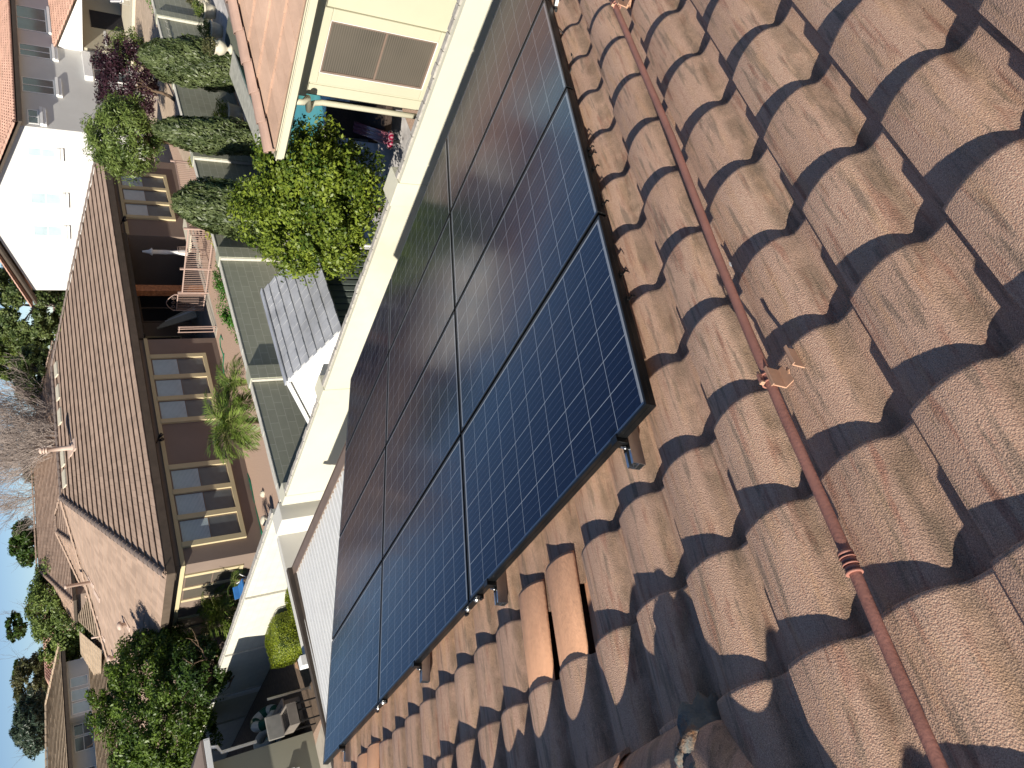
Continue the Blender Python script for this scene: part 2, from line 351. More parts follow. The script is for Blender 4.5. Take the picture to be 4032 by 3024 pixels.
# ridge caps at the left edge of the roof, with the mortared end that shows at the bottom of the photo
def cap_mesh(p, q, r, squash=.8, up=NV, flare=.0):
    p, q = Vector(p), Vector(q); d = (q-p).normalized(); side = d.cross(up).normalized(); u = side.cross(d)
    b = MB(); K = 14; rings = [(0, r*1.04), (.03, r*1.04), (.97, r*.94+flare), (1, r*.94+flare)]
    for t_, rr in rings:
        for inner in (0, 1):
            rad = rr-(.014 if inner else 0)
            for k in range(K+1):
                an = PI*k/K; b.v.append(tuple(p+(q-p)*t_+side*math.cos(an)*rad*1.05+u*(math.sin(an)*rad*squash)))
    Q = K+1
    for i in range(len(rings)-1):
        for k in range(K):
            a = i*2*Q+k; c = a+2*Q; b.f.append((a, c, c+1, a+1)); b.sm.append(True)
            a += Q; c += Q; b.f.append((a, a+1, c+1, c)); b.sm.append(True)
    for i in (0, len(rings)-1):
        for k in range(K): a = i*2*Q+k; b.f.append((a, a+1, a+Q+1, a+Q)); b.sm.append(False)
        for k in (0,): pass
    return b
capmb = MB()
def addcap(p, q, r, squash=.8):
    c = cap_mesh(p, q, r, squash); n = len(capmb.v); capmb.v += c.v; capmb.f += [tuple(i+n for i in f) for f in c.f]; capmb.sm += c.sm
mm = .24
while mm < 5.2:
    z_ = rng.uniform(-.004, .004); addcap(R(-1.03, mm, BASE+.040+z_), R(-1.03+rng.uniform(-.006, .006), mm+.42, BASE+.022+z_), .122, .80); mm += .37
pp = R(-1.04, .20, BASE+.06)
for i in range(4): addcap(R(-1.02-.30*i, .24-.22*i, BASE+.055+.012*i), R(-1.02-.30*(i+1)-.03, .24-.22*(i+1)-.02, BASE+.05+.012*i), .12, .85)
M['coremortar'] = simple('shade_core_mortar', (.15, .14, .125), .95, .3, 12, bs_=.8, bscale=50)
core = MB()  # solid core added under the caps to block light through their hollow ends
def solid(p, q, r, u=NV):
    p, q = Vector(p), Vector(q); d = (q-p).normalized(); side = d.cross(u).normalized(); K = 10; pts = [p+side*math.cos(PI*k/K)*r*.97+u*math.sin(PI*k/K)*r*.74 for k in range(K+1)]+[p-side*r*.97-u*.06, p+side*r*.97-u*.06]
    core.prism(pts, q-p)
solid(R(-1.03, .27, BASE+.022), R(-1.03, 5.2, BASE+.018), .106); solid(R(-1.03, .22, BASE+.045), R(-2.2, -.66, BASE+.09), .104)
core.build('ridge_shade_core', M['coremortar'], house)
cp = capmb.build('ridge_cap', M['stile'], house)
a_ = cp.data.attributes.new('tint', 'FLOAT', 'FACE'); a_.data.foreach_set('value', [.1]*len(cp.data.polygons))
# mortar lump closing the first cap
mm_, t, b = nmat('grey_weathered_mortar'); v = mapped(t)
t.links.new(ramp(t, noise(t, v, 9, 5, .7), [(.35, (.11, .125, .12)), (.52, (.16, .17, .155)), (.66, (.30, .15, .07))]), b.inputs['Base Color']); b.inputs['Roughness'].default_value = .95
bump(t, b, noise(t, v, 70, 4), .7, .01)
bm = bmesh.new(); bmesh.ops.create_uvsphere(bm, u_segments=28, v_segments=16, radius=1)
for v_ in bm.verts:
    k = 1+.12*math.sin(9*v_.co.x+3*v_.co.y)+.08*math.sin(17*v_.co.z+5*v_.co.x)+rng.uniform(-.03, .03)
    v_.co = Vector((v_.co.x*.142, v_.co.y*.055, v_.co.z*.120))*k
me = bpy.data.meshes.new('ridge_mortar'); bm.to_mesh(me); bm.free(); me.materials.append(mm_); me.polygons.foreach_set('use_smooth', [True]*len(me.polygons))
me.transform(RF.to_3x3().to_4x4()); me.transform(Matrix.Translation(R(-1.02, .20, BASE+.05)-Vector((2, 2, 0))))
o = bpy.data.objects.new('ridge_mortar', me); COL.objects.link(o); o.parent = house

# loose terracotta barrel tiles laid in the courses
def clay(s, m, n, label, rot=0.0):
    o = roofthing('clay_tile', label, 'roof tile', s, m, n, 'orange clay replacement tiles')
    K = 16; b = MB(); L_ = .43
    for t_, r_ in ((0, .104), (.02, .108), (.5, .114), (.97, .121), (1, .118)):
        for inner in (0, 1):
            rad = r_-(.013 if inner else 0)
            for k in range(K+1):
                an = PI*(.06+.88*k/K); x = (t_-1)*L_
                b.v.append((x+rng.uniform(-.0006, .0006), math.cos(an)*rad, math.sin(an)*rad*.52+rng.uniform(-.0005, .0005)))
    Q = K+1
    for i in range(4):
        for k in range(K):
            a = i*2*Q+k; c = a+2*Q; b.f.append((a, a+1, c+1, c)); b.sm.append(True); a += Q; c += Q; b.f.append((a, c, c+1, a+1)); b.sm.append(True)
        for k in (0, K):
            a = i*2*Q+k; b.f.append((a, a+2*Q, a+3*Q, a+Q) if k == 0 else (a, a+Q, a+3*Q, a+2*Q)); b.sm.append(False)
    for i in (0, 4):
        for k in range(K): a = i*2*Q+k; b.f.append((a, a+1, a+Q+1, a+Q) if i == 4 else (a, a+Q, a+Q+1, a+1)); b.sm.append(False)
    c = b.build('tile_barrel', M['terracotta'], o, local=True)
    p = MB(); p.poly([(-.42, -.155, -.028), (0.0, -.155, -.028), (0.0, -.09, -.030), (-.42, -.09, -.030)]); p.prism([(-.42, -.16, -.034), (0, -.16, -.034), (0, -.10, -.034), (-.42, -.10, -.034)], (0, 0, .012))
    p.build('tile_pan', M['terracotta'], o, local=True)
    o.matrix_basis = o.matrix_basis @ Matrix.Rotation(rot, 4, 'Z')
clay(-.125, .925, BASE+.024, 'orange clay barrel tile in the middle of the brown roof, nearer of the big pair', .02)
clay(-.120, 1.212, BASE+.022, 'orange clay barrel tile in the middle of the brown roof, beside the nearer one', .012)
clay(-.13, 3.83, BASE+.022, 'far orange clay tile at the bottom picture edge by the last rail', .0)
clay(-.125, 4.12, BASE+.020, 'farthest orange clay tile, lowest in the picture corner beside the array', .0)

# ------------------------------------------------------------------ solar array: 3 x 4 framed panels
def cell_material():
    m, t, b = nmat('poly_solar_cells'); tc = N(t, 'ShaderNodeTexCoord'); sp = N(t, 'ShaderNodeSeparateXYZ'); t.links.new(tc.outputs['Object'], sp.inputs[0])
    def line(sock, per, off, wd):
        a = N(t, 'ShaderNodeMath', operation='ADD'); t.links.new(sock, a.inputs[0]); a.inputs[1].default_value = off
        p = N(t, 'ShaderNodeMath', operation='PINGPONG'); t.links.new(a.outputs[0], p.inputs[0]); p.inputs[1].default_value = per/2
        l = N(t, 'ShaderNodeMath', operation='LESS_THAN'); t.links.new(p.outputs[0], l.inputs[0]); l.inputs[1].default_value = wd/2; return l.outputs[0]
    s_, m_ = sp.outputs[0], sp.outputs[1]
    ca, cb_ = .1585, .1598
    l1 = line(s_, ca, ca*20-.0205, .0028); l2 = line(m_, cb_, cb_*20-.026, .0022)
    b1 = [line(s_, ca, ca*20-.0205-ca*f_, .0014) for f_ in (.27, .5, .73)]
    vor = N(t, 'ShaderNodeTexVoronoi'); vor.inputs['Scale'].default_value = 95; t.links.new(tc.outputs['Object'], vor.inputs['Vector'])
    cell = ramp(t, vor.outputs['Color'], [(.2, (.0028, .0070, .030)), (.8, (.0042, .0105, .041))])
    col = cell
    for q in b1: col = mix(t, q, col, (.13, .16, .22))
    mxl = N(t, 'ShaderNodeMath', operation='MAXIMUM'); t.links.new(l1, mxl.inputs[0]); t.links.new(l2, mxl.inputs[1])
    col = mix(t, mxl.outputs[0], col, (.50, .54, .58))
    # white backsheet margin
    def outside(sock, lo, hi):
        a = N(t, 'ShaderNodeMath', operation='LESS_THAN'); t.links.new(sock, a.inputs[0]); a.inputs[1].default_value = lo
        c = N(t, 'ShaderNodeMath', operation='GREATER_THAN'); t.links.new(sock, c.inputs[0]); c.inputs[1].default_value = hi
        x = N(t, 'ShaderNodeMath', operation='MAXIMUM'); t.links.new(a.outputs[0], x.inputs[0]); t.links.new(c.outputs[0], x.inputs[1]); return x.outputs[0]
    o1 = outside(s_, .0188, .973); o2 = outside(m_, .0235, 1.6265)
    x = N(t, 'ShaderNodeMath', operation='MAXIMUM'); t.links.new(o1, x.inputs[0]); t.links.new(o2, x.inputs[1])
    col = mix(t, x.outputs[0], col, (.36, .38, .40))
    t.links.new(col, b.inputs['Base Color']); b.inputs['Specular IOR Level'].default_value = .28
    t.links.new(ramp(t, noise(t, tc.outputs['Object'], 3, 5), [(.3, .11), (.7, .17)]), b.inputs['Roughness'])
    bump(t, b, noise(t, tc.outputs['Object'], 900, 1), .012, .001)
    return m
M['cells'] = cell_material()
PL, PW = 1.650, .992
def make_panel(o):
    g_ = MB(); g_.box(.009, PW-.009, .009, PL-.009, -.006, -.0025); g_.build('glass', M['cells'], o, local=True)
    f = MB(); fw, fh = .011, .040
    f.box(0, fw, 0, PL, -fh, 0); f.box(PW-fw, PW, 0, PL, -fh, 0); f.box(fw, PW-fw, 0, fw, -fh, 0); f.box(fw, PW-fw, PL-fw, PL, -fh, 0)
    f.box(.011, .030, .011, PL-.011, -fh, -fh+.002); f.box(PW-.03, PW-.011, .011, PL-.011, -fh, -fh+.002)
    f.box(-.0015, 0, 0, PL, -.020, -.016); f.box(0, PW, -.0015, 0, -.020, -.016)
    f.build('frame', M['blackmetal'], o, local=True, bevel=.0012)
    j = MB(); j.box(.06, .16, PL/2-.07, PL/2+.07, -.030, -.008); j.build('junction_box', M['black'], o, local=True)
    bk = MB(); bk.box(.012, PW-.012, .012, PL-.012, -.0085, -.0065); bk.build('backsheet', M['white'], o, local=True)
rown = ['top row', 'second row down', 'third row down', 'lowest row by the eave']
coln = ['column nearest the camera', 'middle column', 'far column by the patio cover']
first = None
for i in range(3):
    for j in range(4):
        o = roofthing('solar_panel', 'solar panel in the %s, %s' % (rown[j], coln[i]), 'solar panel', .0+j*1.0135, .002+i*1.6685, rng.uniform(-.0008, .0008), 'solar panels on the brown tile roof')
        if first is None: make_panel(o); first = o
        else:
            for ch in first.children: c = ch.copy(); COL.objects.link(c); c.parent = o
# rails under the array, sticking out at the upper edge
def rail(m, label):
    o = roofthing('mounting_rail', label, 'mounting rail', -.10, m, 0, 'aluminium rails under the panels')
    b = MB(); L_ = 4.12; top, bot, hw = -.044, -.094, .020; t_ = .003
    b.box(0, L_, -hw, -hw+t_, bot, top); b.box(0, L_, hw-t_, hw, bot, top); b.box(0, L_, -hw+t_, hw-t_, bot, bot+t_)
    b.box(0, L_, -hw+t_, hw-t_, bot+.022, bot+.022+t_); b.box(0, L_, -hw+t_, -.008, top-t_, top); b.box(0, L_, .008, hw-t_, top-t_, top)
    b.box(0, L_, -.011, -.008, top-.016, top-t_); b.box(0, L_, .008, .011, top-.016, top-t_)
    b.build('rail_profile', M['alu'], o, local=True)
    c = MB(); c.box(.080, .098, -.019, .019, -.046, .003); c.box(.080, .112, -.019, .019, -.002, .004); c.box(.060, .098, -.019, .019, -.046, -.042)
    c.build('end_clamp', M['blackmetal'], o, local=True, bevel=.001)
    n = MB(); n.lathe((.070, 0, -.042), [(.0065, 0), (.0065, .010), (.004, .010), (.004, .022)], 8); n.build('clamp_bolt', M['bolt'], o, local=True)
    for x_ in (.45, 1.65, 2.85, 3.9): q = MB(); q.box(x_-.02, x_+.02, -.016, .016, BASE+.012, bot); q.build('roof_hook', M['alu'], o, local=True)
for m_, l in ((.215, 'aluminium rail end sticking out by the camera side panel corner'), (1.43, 'aluminium rail end under the nearest panel far half, second from the corner'), (2.56, 'aluminium rail end under the middle column of panels'), (4.42, 'aluminium rail end farthest from the camera, under the last panel column')): rail(m_, l)
# splice plates with round bolts at the joints of the upper edge
for i, m_ in enumerate((1.668, 3.3365)):
    o = roofthing('splice_plate', ['black splice plate with two bolts at the near joint of the upper array edge', 'black splice plate with two bolts at the far joint of the upper array edge'][i], 'bracket', -.004, m_, -.02, 'splice plates on the array edge')
    b = MB(); b.box(-.006, 0, -.11, .11, -.018, .016); b.box(-.020, 0, -.115, -.085, -.016, -.004); b.box(-.020, 0, .085, .115, -.016, -.004); b.build('plate', M['blackmetal'], o, local=True, bevel=.001)
    for y_ in (-.06, .06):
        k = MB(); k.tube([(-.006, y_, 0), (-.010, y_, 0), (-.0101, y_, 0), (-.018, y_, 0)], [.015, .015, .010, .010], 10); k.build('bolt', M['bolt'], o, local=True)
# clips, cables and connector along the near end of the array
def clip(s, label):
    o = roofthing('frame_clip', label, 'clip', s, 0, -.035, 'small cable clips along the frame end')
    b = MB(); b.box(-.004, .004, -.020, .004, -.008, -.005); b.box(-.004, .004, -.022, -.019, -.018, -.005); b.box(-.010, .010, -.008, -.001, -.005, .008); b.build('clip', M['blackmetal'], o, local=True)
for i, (X, Y) in enumerate(((2408, 1146), (2435, 1240), (2367, 828), (2330, 690), (2312, 612), (2316, 640))):
    s_, _ = RP(X, Y, -.045)
    clip(s_, 'tiny black clip on the array end frame, number %s from the near corner' % ['second', 'first', 'third', 'fourth', 'sixth', 'fifth'][i])
def cable(name, pts, r, mat, label, cat):
    b = MB(); P = [R(*p) for p in pts]; out = []
    for i in range(len(P)-1):
        p0, p1, p2, p3 = P[max(i-1, 0)], P[i], P[i+1], P[min(i+2, len(P)-1)]
        for k in range(6):
            q = k/6; out.append(.5*((2*p1)+(p2-p0)*q+(2*p0-5*p1+4*p2-p3)*q*q+(3*p1-p0-3*p2+p3)*q**3))
    out.append(P[-1]); b.tube(out, r, 7); return b
ct = roofthing('pv_cable', 'black solar cable with inline connector sagging out past the array end', 'cable', 2.3, -.02, -.05)
s1_, m1_ = RP(2180, 98, -.06); s2_, m2_ = RP(2238, 165, -.09); s3_, m3_ = RP(2255, 250, -.09); s4_, m4_ = RP(2252, 305, -.07)
cable('c', [(s1_, m1_, -.05), (.5*s1_+.5*s2_, .5*m1_+.5*m2_-.004, -.08), (s2_, m2_, -.10), (.6*s2_+.4*s3_, .6*m2_+.4*m3_, -.10), (s3_, m3_, -.09), (s4_, m4_, -.05)], .0032, M['black'], '', '').build('cable', simple('grey_cable', (.10, .10, .10), .5), ct)
k = MB(); k.tube([R(s2_-.0, m2_, -.10), R(.65*s2_+.35*s3_, .65*m2_+.35*m3_, -.10), R(.645*s2_+.355*s3_, .645*m2_+.355*m3_, -.10), R(.35*s2_+.65*s3_, .35*m2_+.65*m3_, -.098)], [.009, .009, .0065, .0085], 10); k.build('connector', M['black'], ct)
ct = roofthing('conduit_stub', 'short white cable sleeve poking from under the array by the top edge', 'cable sleeve', 2.75, -.03, -.05)
s5_, m5_ = RP(2186, 30, -.07); s6_, m6_ = RP(2200, -30, -.07)
k = MB(); k.tube([R(s6_, m6_, -.07), R(s5_, m5_, -.075)], .011, 10); k.build('sleeve', M['white'], ct)
k = MB(); k.tube([R(s5_, m5_, -.075), R(s5_-.04, m5_+.0, -.07)], [.014, .010], 8); k.build('gland', M['black'], ct)

# ------------------------------------------------------------------ painted gas line on its brackets
pipe = roofthing('roof_pipe', 'long pinkish brown painted pipe running down the near side of the roof', 'pipe', .3, -.42, -.03)
PN = -.052
line = []
for X, Y in ((2390, -60), (2415, 10), (2640, 530), (2822, 1000), (2945, 1300), (3080, 1620), (3215, 1920), (3355, 2230), (3520, 2610), (3705, 3024), (3800, 3240)):
    line.append(RP(X, Y, PN))
k = MB(); k.tube([R(a, b_, PN+.001*math.sin(5*i)) for i, (a, b_) in enumerate(line)], .0135, 16); k.build('tube', M['pinkpaint'], pipe)
def ring(X0, Y0, rr, wd):
    a, b_ = RP(X0, Y0, PN); a2, b2 = RP(X0+.41*40, Y0+40, PN); d = (R(a2, b2, PN)-R(a, b_, PN)).normalized(); c = R(a, b_, PN)
    return c, d, rr, wd
k = MB()
for X0, Y0, rr, wd in ((3330, 2180, .0175, .010), (3338, 2197, .0185, .003), (3344, 2209, .0165, .008), (3350, 2223, .0185, .004), (3358, 2240, .0165, .010), (3364, 2255, .0190, .006)):
    c, d, rr, wd = ring(X0, Y0, rr, wd); k.tube([c-d*wd/2, c+d*wd/2], rr, 18)
k.build('coupling', M['pinkpaint'], pipe)
def support(X, Y, label):
    a, b_ = RP(X, Y, PN); o = roofthing('pipe_support', label, 'pipe bracket', a, b_, PN, 'clamped supports of the roof pipe')
    f = MB()
    f.box(-.035, .030, -.10, -.096, -.034, .012); f.box(-.035, .030, -.020, -.016, -.034, .012)       # channel sides
    f.box(-.035, .030, -.10, -.016, -.036, -.033); f.box(-.035, .030, -.108, -.096, .009, .012); f.box(-.035, .030, -.024, -.012, .009, .012)
    f.build('channel', M['bracket'], o, local=True, bevel=.0012)
    c = MB()
    for x_ in (-.012, .012):
        K = 14
        for k_ in range(K):
            a0, a1 = PI*2*k_/K, PI*2*(k_+1)/K
            c.hexa([(x_-.0015, .0145*math.cos(a0), .0145*math.sin(a0)), (x_+.0015, .0145*math.cos(a0), .0145*math.sin(a0)), (x_+.0015, .0145*math.cos(a1), .0145*math.sin(a1)), (x_-.0015, .0145*math.cos(a1), .0145*math.sin(a1)),
                    (x_-.0015, .019*math.cos(a0), .019*math.sin(a0)), (x_+.0015, .019*math.cos(a0), .019*math.sin(a0)), (x_+.0015, .019*math.cos(a1), .019*math.sin(a1)), (x_-.0015, .019*math.cos(a1), .019*math.sin(a1))])
    c.box(-.0135, .0135, -.004, .004, .016, .030); c.build('clamp', M['pinkpaint'], o, local=True)
    q = MB(); q.tube([(-.022, 0, .024), (.024, 0, .024)], .0035, 8); q.box(-.018, -.013, -.006, .006, .018, .030); q.build('clamp_screw', M['bracket'], o, local=True)
    bm = bmesh.new(); bmesh.ops.create_icosphere(bm, subdivisions=4, radius=1)
    rr = random.Random(5)
    for v_ in bm.verts:
        kk = 1+.18*math.sin(11*v_.co.x+4*v_.co.y)+.14*math.sin(19*v_.co.y+7*v_.co.z)+rr.uniform(-.07, .07); v_.co = Vector((v_.co.x*.050, v_.co.y*.055, v_.co.z*.020))*kk
        v_.co += Vector((.0, -.075, -.052))
    me = bpy.data.meshes.new('foam_blob'); bm.to_mesh(me); bm.free(); me.materials.append(simple('pink_tan_sealant_foam', (.52, .30, .19), .95, .35, 40, bs_=1, bscale=120)); o2 = bpy.data.objects.new('sealant_blob', me); COL.objects.link(o2); o2.parent = o
    o.matrix_basis = o.matrix_basis @ Matrix.Rotation(.05, 4, 'Z')
support(3022, 1497, 'bracket clamping the roof pipe over a lumpy patch of sealant, mid roof')
support(2428, 22, 'bracket clamping the roof pipe at the top edge of the picture')
# bird droppings
for i, (X, Y, l, wd) in enumerate(((2948, 915, .035, .007), (2875, 1040, .02, .005), (2932, 1085, .05, .008), (2628, 1770, .045, .010))):
    s_, m_ = RP(X, Y, BASE+.045); o = roofthing('bird_dropping', ['white bird dropping streak right of the pipe, upper one', 'smallest white dropping just right of the pipe', 'long pale dropping in a tile shadow right of the pipe', 'white dropping near the first rail end'][i], 'bird dropping', s_, m_, BASE+.040)
    b = MB(); K = 12
    b.prism([(l*.5*math.cos(2*PI*k_/K)*(1+.2*math.sin(k_*2.3)), wd*.5*math.sin(2*PI*k_/K)*(1+.3*math.cos(k_*1.7)), 0) for k_ in range(K)], (0, 0, .006)); c = b.build('dropping', M['white'], o, local=True)

# ================================================================== walls and sheds around the yard
# cream side wall (x = 7.45), seen over the panels
cw = thing('block_wall', 'long cream painted wall in full sun beyond the lower panel edge', 'wall', (7.5, 4, 0))
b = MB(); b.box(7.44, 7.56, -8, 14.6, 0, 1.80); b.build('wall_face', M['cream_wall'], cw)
b = MB(); r2 = random.Random(11)
y = -8.0
while y < 14.5:
    l = r2.uniform(.10, .26); d = r2.uniform(.0, .022); b.box(7.50+d*.9, 7.575+d, y, y+l-.012, 1.80, 1.815+r2.uniform(0, .012)); y += l
cp_ = b.build('cap_mortar', M['mortar'], cw)
for i, yy in enumerate((1.3, 5.95, 10.62, 14.45)):
    b = MB(); b.box(7.425, 7.78, yy-.20, yy+.20, 0, 1.83); b.build('pilaster', M['grey_stucco'] if i == 9 else M['cream_wall'], cw, bevel=.01)
# taller end pier and the grey-white courtyard wall
pier = thing('wall_pier', 'grey white stucco pier where the cream walls meet', 'pier', (7.4, 15.2, 0))
b = MB(); b.box(7.18, 7.62, 14.86, 15.62, 0, 1.84); b.build('pier', M['grey_stucco'], pier, bevel=.012)
yw = thing('stucco_wall', 'rough grey white stucco wall across the yard behind the patio cover', 'wall', (5.5, 15.75, 0))
b = MB(); b.box(4.42, 7.18, 15.62, 15.82, 0, 1.80); b.build('wall_face', M['grey_stucco'], yw, bevel=.01)
b = MB(); b.box(4.20, 4.42, 15.58, 15.86, 0, 1.92); b.build('end_post', M['white'], yw, bevel=.01)
b = MB(); b.box(1.0, 4.20, 15.64, 15.82, 0, 1.62); b.build('low_section', M['grey_stucco'], yw, bevel=.01)
lw = thing('block_wall', 'pale cream block wall running far back past the clipped yellow bush', 'wall', (7.7, 25, 0))
b = MB(); b.box(7.66, 7.86, 15.6, 50, -.3, 1.80); b.build('wall_face', M['creamblock'], lw)
b = MB(); y = 15.6
while y < 50: l = r2.uniform(.2, .42); b.box(7.74+r2.uniform(0, .02), 7.88, y, y+l-.01, 1.80, 1.82+r2.uniform(0, .015)); y += l
b.build('cap_mortar', M['mortar'], lw)
for yy in (20.3, 24.9, 29.4, 33.5): b = MB(); b.box(7.60, 7.66, yy-.03, yy+.03, 0, 1.80); b.build('control_joint', M['captrim'], lw)
b = MB(); b.box(7.60, 7.92, 29.6, 30.05, -.3, 1.98); b.build('pilaster', M['white'], lw, bevel=.01)
# ribbed patio cover
pc = thing('patio_cover', 'white ribbed metal patio cover with a brown gutter along two edges', 'patio cover', (3, 10, 2.5))
b = MB(); y = 6.9; prof = []
while y < 12.45: prof += [(y, 2.43), (y+.075, 2.43), (y+.085, 2.50), (y+.135, 2.50), (y+.145, 2.43)]; y += .16
for (a0, h0), (a1, h1) in zip(prof, prof[1:]):
    b.poly([(0, a0, h0+.12), (4.92, a0, h0), (4.92, a1, h1), (0, a1, h1+.12)])
b.build('ribbed_deck', M['white'], pc)
b = MB(); b.box(4.92, 4.94, 6.7, 12.6, 2.36, 2.50); b.box(5.06, 5.08, 6.7, 12.6, 2.36, 2.52); b.box(4.94, 5.06, 6.7, 12.6, 2.36, 2.38); b.box(4.90, 5.095, 6.7, 12.6, 2.505, 2.52); b.build('gutter', M['gutterb'], pc, bevel=.004)
b = MB(); b.box(0, 5.08, 12.44, 12.56, 2.34, 2.60); b.box(0, 4.93, 12.30, 12.44, 2.50, 2.52); b.build('end_beam', M['fascia'], pc, bevel=.004)
for xx, yy in ((4.7, 12.2), (.6, 12.2), (4.7, 7.2)): b = MB(); b.box(xx-.06, xx+.06, yy-.06, yy+.06, 0, 2.38); b.build('post', M['white'], pc)
# far wing of our own house: stucco wall with gutter and window ledge
wing = thing('stucco_wing', 'shaded green grey stucco house wing at the lower left picture edge', 'house', (2, 25, 0))
b = MB(); b.box(-6, 4.43, 23.6, 46, 0, 2.95); b.build('wall', stucco('sage_stucco', (.27, .26, .20), .05), wing)
b = MB(); b.box(-6.5, 4.95, 23.0, 23.05, 2.86, 3.02); b.box(4.92, 4.97, 23.0, 46.5, 2.86, 3.02); b.box(-6.5, 4.92, 23.05, 23.14, 2.86, 2.90); b.build('gutter', M['white'], wing, bevel=.01)
b = MB(); b.tube([(4.72, 23.05, 2.88), (4.70, 23.10, 2.70), (4.60, 23.50, 2.55), (4.60, 23.52, 1.6)], .045, 10); b.build('downspout', M['white'], wing)
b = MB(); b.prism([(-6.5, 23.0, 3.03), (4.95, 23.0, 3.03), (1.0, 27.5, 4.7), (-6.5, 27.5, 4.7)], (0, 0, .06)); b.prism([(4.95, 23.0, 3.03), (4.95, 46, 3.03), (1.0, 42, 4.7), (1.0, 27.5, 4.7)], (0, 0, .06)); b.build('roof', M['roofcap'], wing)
b = MB(); b.box(2.2, 3.62, 23.50, 23.62, .72, .90); b.box(2.2, 3.58, 23.46, 23.62, .60, .72); b.build('window_ledge', M['white'], wing, bevel=.01)
b = MB(); b.box(2.3, 3.5, 23.56, 23.61, .90, 2.1); b.build('window', M['glass'], wing)
# courtyard odds and ends
gp = thing('steel_post', 'thin grey steel post standing in the sunny path by the courtyard wall', 'post', tuple(Pz(1222, 2706)))
p_ = Pz(1222, 2706); b = MB(); b.box(p_.x-.03, p_.x+.03, p_.y-.03, p_.y+.03, 0, 1.25); b.build('post', M['alu'], gp, bevel=.004)
b = MB(); b.box(p_.x-.07, p_.x+.07, p_.y-.07, p_.y+.07, 0, .012); b.build('base_plate', M['alu'], gp)
o = Pz(1222, 2882); gr = thing('barbecue', 'dark open barbecue with grate standing at the corner of the stucco wing', 'barbecue', (4.75, 22.6, 0))
b = MB(); b.box(4.45, 5.05, 22.1, 23.1, .62, .66); b.box(4.45, 4.49, 22.1, 23.1, .62, .92); b.box(5.01, 5.05, 22.1, 23.1, .62, .92); b.box(4.49, 5.01, 22.1, 22.14, .62, .92); b.box(4.49, 5.01, 23.06, 23.1, .62, .92); b.build('firebox', simple('grey_brown_enamel', (.17, .15, .13), .5), gr, bevel=.006)
b = MB()
for i in range(14): b.beam((4.5, 22.18+i*.065, .88), (5.0, 22.18+i*.065, .88), .010, .010)
b.build('grate', M['black'], gr)
b = MB(); b.box(4.42, 5.08, 23.08, 23.14, .90, 1.35); b.build('lid', simple('grey_lid', (.22, .21, .19), .45), gr, bevel=.02)
for x_, y_ in ((4.5, 22.15), (5.0, 22.15), (4.5, 23.05), (5.0, 23.05)): b = MB(); b.box(x_-.02, x_+.02, y_-.02, y_+.02, 0, .62); b.build('leg', M['black'], gr)
db = thing('deck_box', 'beige plastic deck box lying behind the barbecue', 'storage box', (5.2, 24.9, 0))
b = MB(); b.box(4.85, 5.65, 24.2, 26.0, 0, .50); b.build('box', simple('beige_plastic', (.26, .20, .16), .6), db, bevel=.03)
b = MB(); b.box(4.80, 5.70, 24.15, 26.05, .50, .56)
for i in range(5): b.box(4.88+i*.16, 4.98+i*.16, 24.25, 25.95, .56, .575)
b.build('lid', simple('beige_plastic_lid', (.30, .24, .20), .6), db, bevel=.015)
def torus(c, R_, r_, nrm, mats, name, o):
    # striped ring: one part per colour
    c = Vector(c); nrm = Vector(nrm).normalized(); a = nrm.orthogonal().normalized(); d = nrm.cross(a); K = 32; T = 12
    bs = [MB() for _ in mats]
    for i in range(K):
        q = bs[(i//4) % len(mats)]
        def pt(i_, j_):
            t1 = 2*PI*i_/K; t2 = 2*PI*j_/T; e_ = a*math.cos(t1)+d*math.sin(t1); return c+e_*(R_+r_*math.cos(t2))+nrm*(r_*math.sin(t2))
        for j in range(T): q.poly([pt(i, j), pt(i+1, j), pt(i+1, j+1), pt(i, j+1)], True)
    if len(mats) == 1: bs[0].build(name[0], mats[0], o)
    else:
        for i0 in range(0, K, 4):
            q = MB()
            for i in range(i0, i0+4):
                for j in range(T): q.poly([pt(i, j), pt(i+1, j), pt(i+1, j+1), pt(i, j+1)], True)
            q.build(name[(i0//4) % len(mats)], mats[(i0//4) % len(mats)], o)
pg = simple('dark_green_vinyl', (.01, .075, .05), .35, .08); wv = simple('white_vinyl', (.55, .55, .52), .35, .05); tv_ = simple('teal_vinyl', (.05, .20, .24), .35, .1)
fl = thing('pool_ring', 'green and white striped pool ring stacked in the shaded yard corner', 'pool float', (5.9, 26.9, 0), 'pool rings in the corner'); torus((5.85, 26.7, .62), .36, .17, (.75, -.5, .45), [pg, wv], ['green_segment', 'white_segment'], fl)
fl = thing('pool_ring', 'plain white pool ring leaning below the green and white one', 'pool float', (5.6, 28.0, 0), 'pool rings in the corner'); torus((5.45, 27.8, .50), .36, .13, (.6, -.5, .6), [wv], ['ring'], fl)
fl = thing('pool_ring', 'teal pool ring lowest in the pile in the yard corner', 'pool float', (5.3, 28.6, 0), 'pool rings in the corner'); torus((5.2, 28.5, .28), .36, .14, (.3, -.3, .9), [tv_], ['ring'], fl)
for i, (a0, a1) in enumerate((((5.75, 29.2, .35), (5.35, 35.0, .30)), ((5.65, 29.6, .2), (5.45, 34.6, .12)))):
    o = thing('plastic_pipe', ['straight white plastic pipe on top in the dark yard corner', 'lower white plastic pipe on the ground in the dark yard corner'][i], 'pipe', a0, 'spare plastic pipes'); b = MB(); b.tube([a0, a1], .055, 12); b.build('pipe', M['white'], o)
    b = MB(); b.tube([Vector(a0)+Vector((0, -.012, 0)), a0], .048, 12); b.build('open_end', M['black'], o)

